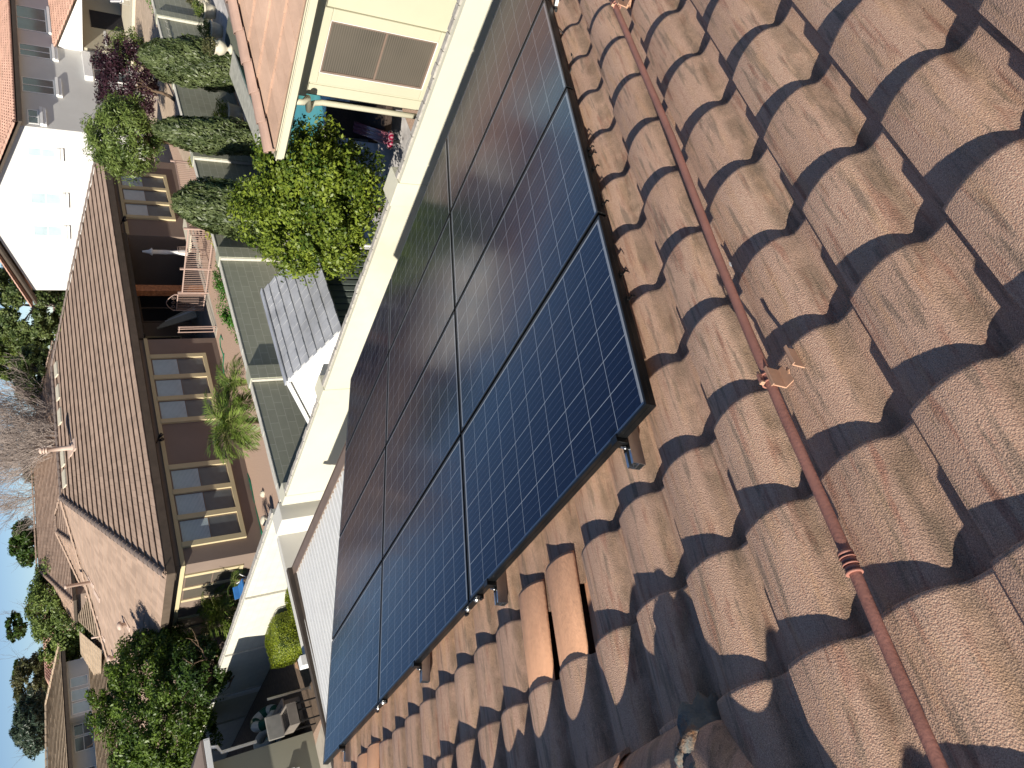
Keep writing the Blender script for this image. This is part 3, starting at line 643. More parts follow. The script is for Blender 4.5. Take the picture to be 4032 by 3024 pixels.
# green-grey neighbour's block wall along the back (from x = 7.6 to 34), slightly turned
ga = math.atan2(15.75-14.62, 28.8-7.6)
gw = thing('block_wall', 'green grey block wall with darker piers behind pool and shed', 'wall', (7.62, 14.62, 0), None, ga)
def gl(x, y, z): return (x, y, z)
b = MB(); b.box(0, 27.0, 0, .20, -.3, 1.80); b.build('wall_face', M['greenwall'], gw, local=True)
b = MB(); x = 0
while x < 27: l = r2.uniform(.3, .42); b.box(x, x+l-.008, -.012, .215, 1.80, 1.812+r2.uniform(0, .008)); x += l
b.build('cap_mortar', M['captrim'], gw, local=True)
for x in (3.55, 7.95, 12.55, 16.9, 21.3, 25.7):
    b = MB(); b.box(x-.21, x+.21, -.13, .26, -.3, 1.84); b.build('pier', M['greenwall'], gw, local=True, bevel=.004)
    b = MB(); b.box(x-.235, x-.212, -.10, -.02, -.3, 1.80); b.build('joint_strip', M['captrim'], gw, local=True)
# small wire trellis strand on the wall
b = MB(); b.beam((17.6, -.03, 1.55), (21.9, -.03, 1.55), .015, .02)
for i in range(9): b.beam((17.8+i*.5, -.03, 1.5), (17.83+i*.5, -.06, 1.62), .006, .006)
b.build('wire', M['captrim'], gw, local=True)

# plastic garden shed with a grey tile-pattern roof
sh = thing('garden_shed', 'small garden shed with shiny grey shingled roof and white gable', 'shed', (9.1, 10.85, 0))
x0, x1, yr, zr, ye, ze = 8.02, 10.32, 10.92, 2.26, 9.45, 1.55
sl_ = Vector((0, ye-yr, ze-zr)); nl = Vector((1, 0, 0)).cross(sl_).normalized()*-1
if nl.z < 0: nl = -nl
b = MB(); nrow = 7
for k_ in range(nrow):
    p0 = Vector((x0, yr, zr))+sl_*(k_/nrow); p1 = Vector((x0, yr, zr))+sl_*((k_+1)/nrow)
    ncol = 13; off = (k_ % 2)*.5
    for c_ in range(ncol+1):
        xa = max(0, (c_-off)/ncol); xb = min(1, (c_+1-off)/ncol)
        if xb <= xa: continue
        dxa = Vector((xa*(x1-x0)+.004, 0, 0)); dxb = Vector((xb*(x1-x0)-.004, 0, 0)); lift = .022+.012*((c_*7+k_*3) % 3)/2
        b.hexa([p0+dxa, p0+dxb, p1+dxb, p1+dxa, p0+dxa+nl*.006, p0+dxb+nl*.006, p1+dxb+nl*(.006+lift), p1+dxa+nl*(.006+lift)])
shm = simple('weathered_grey_plastic', (.33, .34, .36), .35, .25, 1.6, bs_=.15, bscale=30, spec=.6, stain=(.52, .53, .55))
b.build('roof_front_slope', shm, sh)
b = MB(); b.prism([(x0, yr, zr), (x1, yr, zr), (x1, 2*yr-ye, ze), (x0, 2*yr-ye, ze)], (0, 0, .03)); b.build('roof_back_slope', shm, sh)
b = MB(); b.box(x0-.02, x1+.02, yr-.07, yr+.07, zr-.0, zr+.035); b.build('ridge_cap', shm, sh, bevel=.01)
b = MB(); b.prism([(x0+.06, ye+.12, .0), (x0+.06, 2*yr-ye-.12, .0), (x0+.06, 2*yr-ye-.12, ze+.05), (x0+.06, yr, zr-.03), (x0+.06, ye+.12, ze+.05)], (.04, 0, 0)); b.build('gable_wall', M['white'], sh)
b = MB(); b.beam((x0+.02, ye+.02, ze-.01), (x0+.02, yr, zr-.02), .05, .07); b.beam((x0+.02, 2*yr-ye-.02, ze-.01), (x0+.02, yr, zr-.02), .05, .07); b.beam((x0+.03, ye+.15, ze-.02), (x0+.03, 2*yr-ye-.15, ze-.02), .04, .05); b.build('gable_trim', M['white'], sh)
b = MB(); x = x0+.1
while x < x1-.1: b.box(x, x+.10, ye+.12, ye+.15, 0, ze); b.box(x+.10, x+.16, ye+.145, ye+.16, 0, ze); x += .16
b.build('ribbed_wall', simple('sage_green_siding', (.13, .155, .14), .45), sh)
b = MB(); b.box(x1-.12, x1-.06, ye+.11, 2*yr-ye-.12, 0, ze); b.box(x1-.06, x1-.02, ye+.08, ye+.13, 0, ze+.02); b.build('end_wall', M['white'], sh)
b = MB(); b.box(x0+.02, x0+.055, yr-.55, yr-.15, 1.20, 1.34); b.build('vent', M['black'], sh)

# ================================================================== generic tiled roof plane with stepped courses
def courses(name, parent, A, B, C, D, n, mat, th=.03, barrel=0, jit=.15, label=None, gap=0.0):
    """A,B eave left/right, C,D top right/left. Each course is a slab raised at its lower edge."""
    A, B, C, D = map(Vector, (A, B, C, D)); nn = (B-A).cross(D-A).normalized() if (D-A).length > .05 else (B-A).cross(C-A).normalized()
    if nn.z < 0: nn = -nn
    b = MB(); tl = []; rr = random.Random(n*7+int(A.x*10))
    u = (B-A).normalized()
    for k in range(n):
        t0, t1 = k/n, (k+1)/n; l0, r0, l1, r1 = A.lerp(D, t0), B.lerp(C, t0), A.lerp(D, t1), B.lerp(C, t1)
        wdt = (r0-l0).length
        if wdt < .05: continue
        step = barrel if barrel else .33
        a0 = (l0-A).dot(u); a1 = (r0-A).dot(u); off = 0 if barrel else (k % 2)*step*.5
        c0 = math.floor((a0-off)/step)
        cur = c0
        while cur*step+off < a1-1e-4:
            xa, xb = max(a0, cur*step+off), min(a1, (cur+1)*step+off); cur += 1
            if xb-xa < .01: continue
            fa, fb = (xa-a0)/(a1-a0), (xb-a0)/(a1-a0); ti = rr.random()
            lift = th*(1+rr.uniform(-jit, jit)); q0, q1, q3, q2 = l0.lerp(r0, fa), l0.lerp(r0, fb), l1.lerp(r1, fa), l1.lerp(r1, fb)
            if barrel:
                K = 5; prev = None
                for kk in range(K+1):
                    hh = math.sin(PI*kk/K)*barrel*.33
                    pa, pb = q0.lerp(q1, kk/K)+nn*(lift+hh), q3.lerp(q2, kk/K)+nn*(.002+hh)
                    if prev: b.poly([prev[0], pa, pb, prev[1]], True); b.poly([prev[2], q0.lerp(q1, kk/K), pa, prev[0]]); tl += [ti, ti]
                    prev = (pa, pb, q0.lerp(q1, kk/K))
            else:
                g_ = (q1-q0).normalized()*.004
                dn_ = (q0-q3).normalized(); o0, o1 = q0+g_+dn_*gap*.6, q1-g_+dn_*gap*.6; lt = lift+gap; th_s = lt-.022 if gap else 0.0
                b.poly([o0+nn*lt, o1+nn*lt, q2-g_+nn*.001, q3+g_+nn*.001]); b.poly([o0+nn*th_s, o1+nn*th_s, o1+nn*lt, o0+nn*lt]); tl += [ti, ti]
                b.poly([o0+nn*th_s, o0+nn*lt, q3+g_+nn*.001]); b.poly([o1+nn*th_s, q2-g_+nn*.001, o1+nn*lt]); tl += [ti, ti]
                if gap: b.poly([o1+nn*th_s, o0+nn*th_s, q3+g_, q2-g_]); tl += [ti]
    b.poly([A-nn*.01, B-nn*.01, C-nn*.01, D-nn*.01]); tl.append(.3)
    o = b.build(name, mat, parent); a_ = o.data.attributes.new('tint', 'FLOAT', 'FACE'); a_.data.foreach_set('value', tl); 
    if label: o['label'] = label
    return o
def caps(name, parent, p, q, mat, r=.10, l=.40):
    p, q = Vector(p), Vector(q); n = max(1, int((q-p).length/l)); b = MB()
    for i in range(n):
        a, c = p.lerp(q, i/n), p.lerp(q, (i+1.12)/n); m_ = cap_mesh(a+Vector((0, 0, .035)), c+Vector((0, 0, .015)), r, .75, Vector((0, 0, 1))); k_ = len(b.v); b.v += m_.v; b.f += [tuple(x+k_ for x in f) for f in m_.f]; b.sm += m_.sm
    o = b.build(name, mat, parent); a_ = o.data.attributes.new('tint', 'FLOAT', 'FACE'); a_.data.foreach_set('value', [random.random()*.4 for _ in o.data.polygons]); return o
def window(parent, mk, a0, a1, z0, z1, fr=.05, vsplit=None, hsplit=None, glass='glass', glass2=None, frm='tan', depth=.05, name='window'):
    """mk(a, d, z) -> world point, a along the wall, d out of the wall"""
    o = bpy.data.objects.new(name, None); COL.objects.link(o); o.parent = parent; o.location = world_of(parent).inverted() @ Vector(mk((a0+a1)/2, 0, z0)); o.empty_display_size = .1
    def bx(b, a_, b_, d0, d1, c_, e_): b.hexa([mk(a_, d0, c_), mk(b_, d0, c_), mk(b_, d1, c_), mk(a_, d1, c_), mk(a_, d0, e_), mk(b_, d0, e_), mk(b_, d1, e_), mk(a_, d1, e_)])
    f = MB(); bx(f, a0, a1, 0, depth, z1-fr, z1); bx(f, a0, a1, 0, depth, z0, z0+fr); bx(f, a0, a0+fr, 0, depth, z0+fr, z1-fr); bx(f, a1-fr, a1, 0, depth, z0+fr, z1-fr)
    if vsplit: 
        for vs in vsplit: bx(f, vs-fr/2, vs+fr/2, 0, depth*.9, z0+fr, z1-fr)
    if hsplit:
        for hs in hsplit: bx(f, a0+fr, a1-fr, 0, depth*.85, hs-fr*.4, hs+fr*.4)
    f.build('frame', M[frm], o)
    zs_ = [z0+fr]+(hsplit or [])+[z1-fr]
    for i in range(len(zs_)-1):
        p = MB(); bx(p, a0+fr*.8, a1-fr*.8, .004, .014, zs_[i], zs_[i+1]); gm = glass if i == len(zs_)-2 or glass2 is None else glass2
        p.build('pane', M[gm], o)
    return o

# ------------------------------------------------------------------ cream neighbour house on the right
ch = thing('cream_house', 'cream single storey house with screened window and pink tile roof beyond the side wall', 'house', (12, 4, 0))
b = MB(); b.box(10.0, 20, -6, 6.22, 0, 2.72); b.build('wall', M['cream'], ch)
b = MB(); b.box(9.985, 10.0, 6.06, 6.235, 0, 2.55); b.box(9.95, 10.0, -6, 6.26, 2.40, 2.72); b.box(9.985, 10.16, 6.22, 6.235, 0, 2.55); b.build('corner_trim', M['cream'], ch, bevel=.004)
cw_ = [Px(800+x*.4521, y*.4521, 10.0) for x, y in ((1110, 165), (2040, 355), (1900, 765), (1000, 625))]
wy0, wy1, wz0, wz1 = min(p.y for p in cw_), max(p.y for p in cw_), min(p.z for p in cw_), max(p.z for p in cw_)
wy0, wy1 = (cw_[0].y+cw_[1].y)/2, (cw_[2].y+cw_[3].y)/2; wz0, wz1 = (cw_[1].z+cw_[2].z)/2, (cw_[0].z+cw_[3].z)/2
b = MB(); t_ = .17
b.box(9.945, 10.0, wy0-t_, wy1+t_, wz1, wz1+t_); b.box(9.945, 10.0, wy0-t_, wy1+t_, wz0-t_, wz0); b.box(9.945, 10.0, wy0-t_, wy0, wz0, wz1); b.box(9.945, 10.0, wy1, wy1+t_, wz0, wz1); b.build('window_trim', M['cream'], ch, bevel=.012)
mkx = lambda a, d, z: (10.0-d, a, z)
window(ch, mkx, wy0, wy1, wz0, wz1, .035, hsplit=[(wz0+wz1)/2-.02], glass='blind', frm='gutterb', depth=.035)
b = MB(); b.box(9.955, 9.97, wy0-.012, wy0+.008, wz0, wz1); b.box(9.955, 9.97, wy1-.008, wy1+.012, wz0, wz1); b.box(9.955, 9.97, wy0, wy1, wz1-.008, wz1+.012); b.box(9.955, 9.97, wy0, wy1, wz0-.012, wz0+.008); b.build('window_bead', M['white'], ch)
EX, EY, EZ = 9.55, 6.98, 2.80; sl2 = .33
b = MB(); b.box(EX+.02, 10.0, -6, EY-.02, EZ-.13, EZ-.11); b.box(10.0, 20, 6.22, EY-.02, EZ-.13, EZ-.11); b.build('soffit', simple('dim_tan_soffit', (.30, .27, .21), .8), ch)
b = MB(); b.box(EX, EX+.02, -6, EY, EZ-.16, EZ+.01); b.box(EX-.12, EX-.10, -6, EY+.10, EZ-.10, EZ+.02); b.box(EX-.10, EX, -6, EY, EZ-.11, EZ-.09); b.box(EX-.13, EX-.095, -6, EY+.11, EZ+.005, EZ+.02); b.box(EX, 20, EY, EY+.02, EZ-.16, EZ+.01); b.box(EX-.12, 20, EY+.08, EY+.10, EZ-.10, EZ+.02); b.box(EX, 20, EY+.02, EY+.08, EZ-.11, EZ-.09)
b.build('gutter', simple('cream_gutter', (.50, .48, .36), .5, .05), ch, bevel=.004)
b = MB(); dsy = 6.42
q0 = Pz(1162, 400, EZ-.12)
b.tube([(q0.x, q0.y, EZ-.08), (q0.x+.01, q0.y, EZ-.24), (q0.x+.10, q0.y-.03, EZ-.32), (9.82, 6.40, EZ-.44), (9.92, 6.34, EZ-.52), (9.945, 6.32, EZ-.66), (9.945, 6.32, 1.2), (9.945, 6.32, 0)], [.045]*8, 10); b.build('downspout', simple('cream_gutter2', (.48, .46, .35), .5, .05), ch)
K_ = 9.0
courses('roof_near_slope', ch, (EX-.03, -10, EZ+.03), (EX-.03, EY+.02, EZ+.03), (EX+K_, EY+.05-K_, EZ+.03+K_*sl2), (EX+K_, -10, EZ+.03+K_*sl2), 26, tilemat('pink_shake_tile', (.44, .30, .225), grime=.45))
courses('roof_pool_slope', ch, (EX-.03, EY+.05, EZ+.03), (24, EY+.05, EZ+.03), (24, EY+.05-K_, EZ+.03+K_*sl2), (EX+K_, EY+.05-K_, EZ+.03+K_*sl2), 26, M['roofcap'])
caps('hip_cap', ch, (EX-.02, EY+.04, EZ+.05), (EX+K_, EY+.05-K_, EZ+.05+K_*sl2), tilemat('pink_cap_tile', (.37, .25, .20), grime=.4), .13, .42)

# ================================================================== brown house (own frame: a along the front, b into the house)
BO = Vector((10.80, 25.01, 0)); th_ = math.radians(3.5); BU = Vector((math.cos(th_), math.sin(th_), 0)); BV = Vector((-math.sin(th_), math.cos(th_), 0))
def L(a, b, z): return BO+BU*a+BV*b+Vector((0, 0, z))
bh = thing('brown_house', 'long single storey mauve brown house with tan window trim and pink brown tile roof', 'house', L(12, 5, 0))
def lbox(b, a0, a1, b0, b1, z0, z1): return b.hexa([L(a0,b0,z0), L(a1,b0,z0), L(a1,b1,z0), L(a0,b1,z0), L(a0,b0,z1), L(a1,b0,z1), L(a1,b1,z1), L(a0,b1,z1)])
b = MB(); G0 = -.35
lbox(b, .5, 11.2, .55, 22, G0, 2.95); lbox(b, 18.0, 24.1, .55, 13, G0, 2.95); lbox(b, 11.2, 18.0, 4.4, 13, G0, 2.95); b.build('wall', M['brownstucco'], bh)
b = MB(); lbox(b, .0, 24.6, .08, .55, 2.80, 2.83); lbox(b, .08, .5, .55, 22, 2.80, 2.83); lbox(b, 11.2, 18, .55, 4.4, 2.75, 2.83); b.build('soffit', M['fascia'], bh)
b = MB(); lbox(b, -.02, 24.6, -.03, 0, 2.84, 3.10); lbox(b, -.03, 0, 0, 22.5, 2.84, 3.10); b.build('fascia', simple('brown_fascia_board', (.10, .075, .055), .7), bh)
b = MB(); lbox(b, 11.2, 18.0, .45, .62, 2.55, 2.82); lbox(b, 11.19, 18.01, .62, 4.4, 2.60, 2.62); b.build('patio_beam', M['fascia'], bh)
# tan trim band under the soffit and round the windows
b = MB(); lbox(b, .44, 11.2, .47, .55, 2.44, 2.58); lbox(b, 18.0, 24.1, .47, .55, 2.44, 2.58); lbox(b, .42, .5, .47, 22, 2.44, 2.58); lbox(b, 11.2, 18.0, 4.32, 4.4, 2.44, 2.56); b.build('trim_band', M['tan'], bh)
mkf = lambda a, d, z: L(a, .55-d, z)
def wgroup(a0, a1, tr, nwin, depth=.10, mk=mkf, z0=.28, z1=2.44, gl_='glassw', g2='screen', frames='gutterb'):
    wd = (a1-a0-tr*(nwin+1))/nwin
    b = MB()
    def bx(x0_, x1_, c0, c1): b.hexa([mk(x0_, 0, c0), mk(x1_, 0, c0), mk(x1_, depth, c0), mk(x0_, depth, c0), mk(x0_, 0, c1), mk(x1_, 0, c1), mk(x1_, depth, c1), mk(x0_, depth, c1)])
    for i in range(nwin+1): bx(a0+i*(wd+tr), a0+i*(wd+tr)+tr, z0, z1)
    for i in range(nwin): x_ = a0+tr+i*(wd+tr); bx(x_, x_+wd, z0, z0+.15)
    b.build('window_surround', M['tan'], bh)
    for i in range(nwin):
        x_ = a0+tr+i*(wd+tr); window(bh, mk, x_, x_+wd, z0+.15, z1-.02, .035, hsplit=[1.44], glass=gl_, glass2=g2, frm=frames, depth=.03)
wgroup(1.15, 4.65, .20, 3); wgroup(6.65, 10.25, .20, 3); wgroup(19.2, 22.85, .20, 3)
b = MB(); lbox(b, 4.65, 6.65, .51, .55, .28, .34); b.build('panel_trim', M['tan'], bh)
mks = lambda a, d, z: L(.5-d, a, z)
wgroup(1.25, 3.35, .16, 2, .06, mks, .42, 2.40, 'blind', 'blind'); wgroup(4.75, 6.9, .16, 2, .06, mks, .42, 2.40, 'blind', 'blind')
# patio recess: doors, window, post
window(bh, lambda a, d, z: L(a, 4.4-d, z), 16.0, 18.0, -.2, 2.0, .07, vsplit=[17.0], glass='darkin', frm='gutterb', name='sliding_door')
window(bh, lambda a, d, z: L(a, 4.4-d, z), 12.0, 15.0, .35, 2.05, .07, vsplit=[13.5], glass='darkin', frm='tan')
b = MB(); lbox(b, 14.25, 14.65, .62, .92, G0, 2.6); b.build('patio_post', M['copper'], bh)
b = MB(); lbox(b, 11.2, 18.0, -.1, 4.4, G0-.05, G0+.06); b.build('patio_slab', M['concrete'], bh)
for (a_, b_) in ((5.75, .3), (18.7, .3)):
    k = MB(); k.beam(L(a_, .5, 2.72), L(a_, .2, 2.66), .03, .03)
    for da in (-.09, .09): k.tube([L(a_+da*.4, .30, 2.68), L(a_+da, .22, 2.60), L(a_+da*1.3, .12, 2.54)], [.02, .055, .075], 10)
    k.build('flood_light', M['black'], bh)
# roofs
RZ = 5.86
courses('roof_front', bh, L(0, 0, 3.1), L(24.6, 0, 3.1), L(15.7, 7.1, RZ), L(8.1, 7.1, RZ), 19, M['rooftile'], .03, gap=.03)
courses('roof_side', bh, L(0, 22.5, 3.1), L(0, 0, 3.1), L(8.1, 7.0, RZ), L(8.0, 7.2, RZ), 22, M['rooftile'], .012)
courses('roof_right', bh, L(24.6, 0, 3.1), L(24.6, 14, 3.1), L(15.8, 7.2, RZ), L(15.7, 7.1, RZ), 20, M['rooftile'], .03)
b = MB(); q_ = -.006; b.poly([L(.05, .05, 3.1+q_), L(24.55, .05, 3.1+q_), L(15.7, 7.1, RZ+q_), L(8.1, 7.1, RZ+q_)]); b.build('roof_gap_shade', M['black'], bh)  # black sheet that paints the shade in the gaps under the courses
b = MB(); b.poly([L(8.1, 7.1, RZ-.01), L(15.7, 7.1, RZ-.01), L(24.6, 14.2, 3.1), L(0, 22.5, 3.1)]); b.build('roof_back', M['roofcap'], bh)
caps('hip_cap', bh, L(0, 0, 3.13), L(8.1, 7.1, RZ+.02), M['roofcap'], .13, .40)
caps('ridge_cap', bh, L(15.7, 7.1, RZ), L(8.2, 7.1, RZ), M['roofcap'], .11, .42)
caps('hip_cap', bh, L(24.6, 0, 3.13), L(15.7, 7.1, RZ+.02), M['roofcap'], .11, .42)
caps('verge_cap', bh, L(0, 22.5, 3.12), L(8.0, 7.2, RZ+.02), M['rooftile'], .10, .42)
sF = (RZ-3.1)/7.1; sS = (RZ-3.1)/8.1
for a_ in (15.1, 13.65, 12.2, 9.85, 8.75): k = MB(); k.hexa([L(a_-.42, 6.45, 3.1+6.45*sF+.03), L(a_+.42, 6.45, 3.1+6.45*sF+.03), L(a_+.42, 6.75, 3.1+6.75*sF+.03), L(a_-.42, 6.75, 3.1+6.75*sF+.03), L(a_-.42, 6.45, 3.1+6.45*sF+.10), L(a_+.42, 6.45, 3.1+6.45*sF+.10), L(a_+.42, 6.75, 3.1+6.75*sF+.10), L(a_-.42, 6.75, 3.1+6.75*sF+.10)]); k.build('roof_vent', M['potstone'], bh)
M['ventpink'] = simple('pale_pink_vent_paint', (.50, .38, .31), .6, .08)
z0_ = 3.1+5.7*sF; k = MB(); k.lathe(L(9.71, 5.7, z0_-.03), [(.22, 0), (.20, .10), (.105, .12), (.10, 1.0), (.16, 1.01), (.16, 1.04), (.11, 1.05), (.11, 1.10), (.17, 1.11), (.17, 1.14), (.12, 1.15), (.12, 1.19), (.17, 1.20), (.13, 1.28), (.02, 1.31)], 16)
k.hexa([L(9.4, 5.35, z0_-.12), L(10.0, 5.35, z0_-.12), L(10.0, 6.05, z0_+.16), L(9.4, 6.05, z0_+.16), L(9.4, 5.35, z0_-.06), L(10.0, 5.35, z0_-.06), L(10.0, 6.05, z0_+.22), L(9.4, 6.05, z0_+.22)]); k.build('flue', M['ventpink'], bh)
def svent(a_, b_, kind):
    z_ = 3.1+a_*sS; k = MB()
    k.hexa([L(a_-.28, b_-.22, z_-.28*sS+.02), L(a_+.25, b_-.22, z_+.25*sS+.02), L(a_+.25, b_+.22, z_+.25*sS+.02), L(a_-.28, b_+.22, z_-.28*sS+.02), L(a_-.28, b_-.22, z_-.28*sS+.05), L(a_+.25, b_-.22, z_+.25*sS+.05), L(a_+.25, b_+.22, z_+.25*sS+.05), L(a_-.28, b_+.22, z_-.28*sS+.05)])
    if kind == 'pipe': k.lathe(L(a_, b_, z_), [(.045, 0), (.045, .48)], 10)
    elif kind == 'tall': k.lathe(L(a_, b_, z_), [(.075, 0), (.075, .95), (.10, .96), (.10, 1.05)], 12)
    elif kind == 'dome': k.lathe(L(a_, b_, z_), [(.11, 0), (.10, .2), (.18, .23), (.18, .30), (.13, .36), (.03, .39)], 16)
    k.build('roof_vent', M['ventpink'], bh)
for a_, b_, kd in ((2.3, 8.4, 'dome'), (5.5, 10.3, 'tall'), (4.45, 13.9, 'pipe'), (3.15, 13.7, 'dome'), (2.7, 14.3, 'pipe'), (1.1, 7.0, 'pipe'), (4.95, 10.6, 'flat'), (5.2, 12.9, 'flat')): svent(a_, b_, kd)

# patio things in front of the brown house
um = thing('patio_umbrella', 'closed white patio umbrella in front of the brown house recess', 'umbrella', L(16.9, .6, -.3))
k = MB(); c_ = L(16.9, .6, 0); k.lathe(c_, [(.03, 2.02), (.05, 1.98), (.10, 1.72), (.19, 1.60), (.10, 1.56), (.11, 1.0), (.085, .72), (.12, .45), (.16, .12), (.13, .05)], 9); k.build('canopy', M['white'], um)
k = MB(); k.lathe(c_, [(.022, -.3), (.022, 2.06)], 8); k.lathe(c_, [(.25, -.29), (.25, -.2), (.05, -.18)], 14); k.build('pole', M['black'], um)
fc = thing('iron_fence', 'pinkish brown iron picket fence enclosing the brown house patio', 'fence', L(13.5, -2, -.3))
k = MB(); k.beam(L(13.5, -3.6, .80), L(13.5, .0, .80), .04, .05); k.beam(L(13.5, -3.6, -.18), L(13.5, .0, -.18), .03, .04); k.beam(L(13.5, -3.6, .80), L(17.6, -4.0, .80), .04, .05); k.beam(L(13.5, -3.6, -.18), L(17.6, -4.0, -.18), .03, .04); k.build('rail', M['iron'], fc)
k = MB()
for i in range(33): k.beam(L(13.5, -3.55+i*.11, -.28), L(13.5, -3.55+i*.11, .80), .018, .018)
for i in range(34): k.beam(L(13.6+i*.12, -3.61-i*.012, -.28), L(13.6+i*.12, -3.61-i*.012, .80), .018, .018)
k.build('pickets', M['iron'], fc)
for a_, b_ in ((13.5, -3.6), (13.5, -1.4), (13.5, 0), (17.6, -4.0)): k = MB(); k.beam(L(a_, b_, -.3), L(a_, b_, .98), .07, .07); k.build('post', M['iron'], fc)
gt = thing('iron_gate', 'iron garden gate with an arched scrollwork top at the end of the fence', 'gate', L(13.5, .5, -.3))
k = MB(); k.beam(L(13.45, .08, -.2), L(13.45, .08, 1.12), .04, .04); k.beam(L(13.45, 1.05, -.2), L(13.45, 1.05, 1.12), .04, .04); k.beam(L(13.45, .08, -.15), L(13.45, 1.05, -.15), .04, .04); k.beam(L(13.45, .08, .98), L(13.45, 1.05, .98), .04, .04)
k.tube([L(13.45, .08+.97*t/12, 1.12+.30*math.sin(PI*t/12)) for t in range(13)], .018, 6); k.build('gate_frame', M['iron'], gt)
k = MB()
for i in range(1, 9): k.beam(L(13.45, .08+i*.108, -.15), L(13.45, .08+i*.108, .98), .016, .016)
k.build('bars', M['iron'], gt)
k = MB()
for c0 in (.30, .56, .82): k.tube([L(13.45, c0+(.10-.006*t)*math.cos(t*.7), 1.12+(.10-.006*t)*math.sin(t*.7)) for t in range(13)], .007, 5)
k.build('scrollwork', M['iron'], gt)
g2_ = thing('iron_gate', 'narrow folded iron gate leaf beside the brown wall corner', 'gate', L(11.3, .2, -.3))
k = MB(); 
for b_ in (-.02, .10, .30): k.beam(L(11.35, b_, -.28), L(11.35, b_, 1.25), .035, .035)
k.beam(L(11.35, -.02, 1.2), L(11.35, .30, 1.2), .03, .03); k.beam(L(11.35, -.02, -.2), L(11.35, .30, -.2), .03, .03); k.build('leaf', M['iron'], g2_)
# table, chairs and stored lumber
tb = thing('patio_table', 'rectangular pale patio table behind the iron fence', 'table', L(15.6, -1.6, -.3)); k = MB(); lbox(k, 14.8, 16.6, -2.2, -1.2, .38, .43); k.build('table_top', M['potstone'], tb)
for a_, b_ in ((14.9, -2.1), (16.5, -2.1), (14.9, -1.3), (16.5, -1.3)): k = MB(); k.beam(L(a_, b_, -.3), L(a_, b_, .38), .05, .05); k.build('leg', M['iron'], tb)
def pchair(a_, b_, rz, label):
    o = thing('patio_chair', label, 'chair', L(a_, b_, -.3), 'chairs round the patio table', rz)
    k = MB(); k.box(-.24, .24, -.24, .24, .42, .45); k.build('seat', M['potstone'], o, local=True)
    k = MB(); k.tube([(-.24, .25, .44), (-.24, .32, .95), (.24, .32, .95), (.24, .25, .44)], .014, 6)
    for i in range(4): k.tube([(-.14+i*.095, .26, .46), (-.14+i*.095, .32, .95)], .008, 5)
    k.build('backrest', M['iron'], o, local=True)
    for x_, y_ in ((-.22, -.22), (.22, -.22), (-.22, .24), (.22, .24)): k = MB(); k.tube([(x_, y_, 0), (x_, y_, .43)], .014, 6); k.build('leg', M['iron'], o, local=True)
pchair(14.3, -1.6, PI/2+.2, 'patio chair at the near end of the patio table, next to the gate'); pchair(15.4, -2.7, PI, 'patio chair on the garden side of the patio table'); pchair(16.1, -.6, .2, 'patio chair on the house side of the patio table')
for i in range(5):
    o = thing('lumber_roll', ['longest tan board leaning on the recess wall', 'tan board second in the leaning stack', 'short brown board in the leaning stack', 'white tube leaning by the boards in the recess', 'lowest tan board in the leaning stack'][i], 'board', L(14.9+i*.16, 3.4, -.25), 'boards leaning in the patio recess'); k = MB(); k.beam(L(14.9+i*.16, 2.9, -.25), L(15.1+i*.14, 3.9, 1.45-.14*i), .12, .07); k.build('board', M['white'] if i == 3 else M['potstone'], o)
fa = thing('ceiling_fan', 'dark ceiling fan hanging in the shaded patio recess', 'fan', L(13.0, 2.2, 2.5)); k = MB(); k.lathe(L(13, 2.2, 2.25), [(.03, .5), (.03, .15), (.10, .14), (.10, .02), (.06, 0)], 12); k.build('motor', M['black'], fa)
for i in range(5): an = i*2*PI/5; p_ = L(13, 2.2, 2.34); k = MB(); k.hexa([p_+Vector((math.cos(an)*r_-math.sin(an)*s_, math.sin(an)*r_+math.cos(an)*s_, z_)) for z_ in (0, .01) for r_, s_ in ((.1, -.06), (.62, -.07), (.62, .07), (.1, .06))]); k.build('blade', M['black'], fa)
# garden hose along the wall
hs = thing('garden_hose', 'thin green garden hose trailing along the foot of the brown wall', 'hose', L(8, -.3, -.3))
hp = [Pz(x, y, -.28) for x, y in ((876, 1338), (870, 1318), (866, 1335), (868, 1365), (880, 1400), (878, 1450), (897, 1560), (925, 1700), (958, 1830), (985, 1900), (1000, 1990), (1025, 2080), (1040, 2130))]
k = MB(); k.tube(hp, .022, 6); k.build('hose', simple('green_hose', (.01, .17, .09), .4), hs)
k = MB(); hp2 = [p+Vector((.05*math.sin(i*1.7), -.10-.05*math.cos(i*2.1), 0)) for i, p in enumerate(hp[4:])]; k.tube(hp2, .02, 6); k.build('hose_loop', simple('green_hose2', (.01, .15, .08), .4), hs)

# ================================================================== white two storey house at the right
wh = thing('white_house', 'white two storey house with rose tile gable roof behind the brown house', 'house', (50, 38, 0))
X0, Y0 = 44.9, 33.1
b = MB(); b.prism([(X0, Y0, -.3), (X0, Y0, 6.7), (X0, 40.4, 9.15), (X0, 47.6, 6.7), (X0, 47.6, -.3)], (22, 0, 0)); b.build('wall', M['whitestucco'], wh)
sg = (9.15-6.7)/7.3; e0, ez = 32.35, 6.95-.75*sg
courses('roof_front', wh, (X0-.7, e0, ez+.12), (X0+24, e0, ez+.12), (X0+24, 40.4, 9.5), (X0-.7, 40.4, 9.5), 20, M['rosetile'], .04, barrel=.30)
courses('roof_back', wh, (X0+24, 48.6, ez+.12), (X0-.7, 48.6, ez+.12), (X0-.7, 40.4, 9.5), (X0+24, 40.4, 9.5), 18, M['rosetile'], .04, barrel=.30)
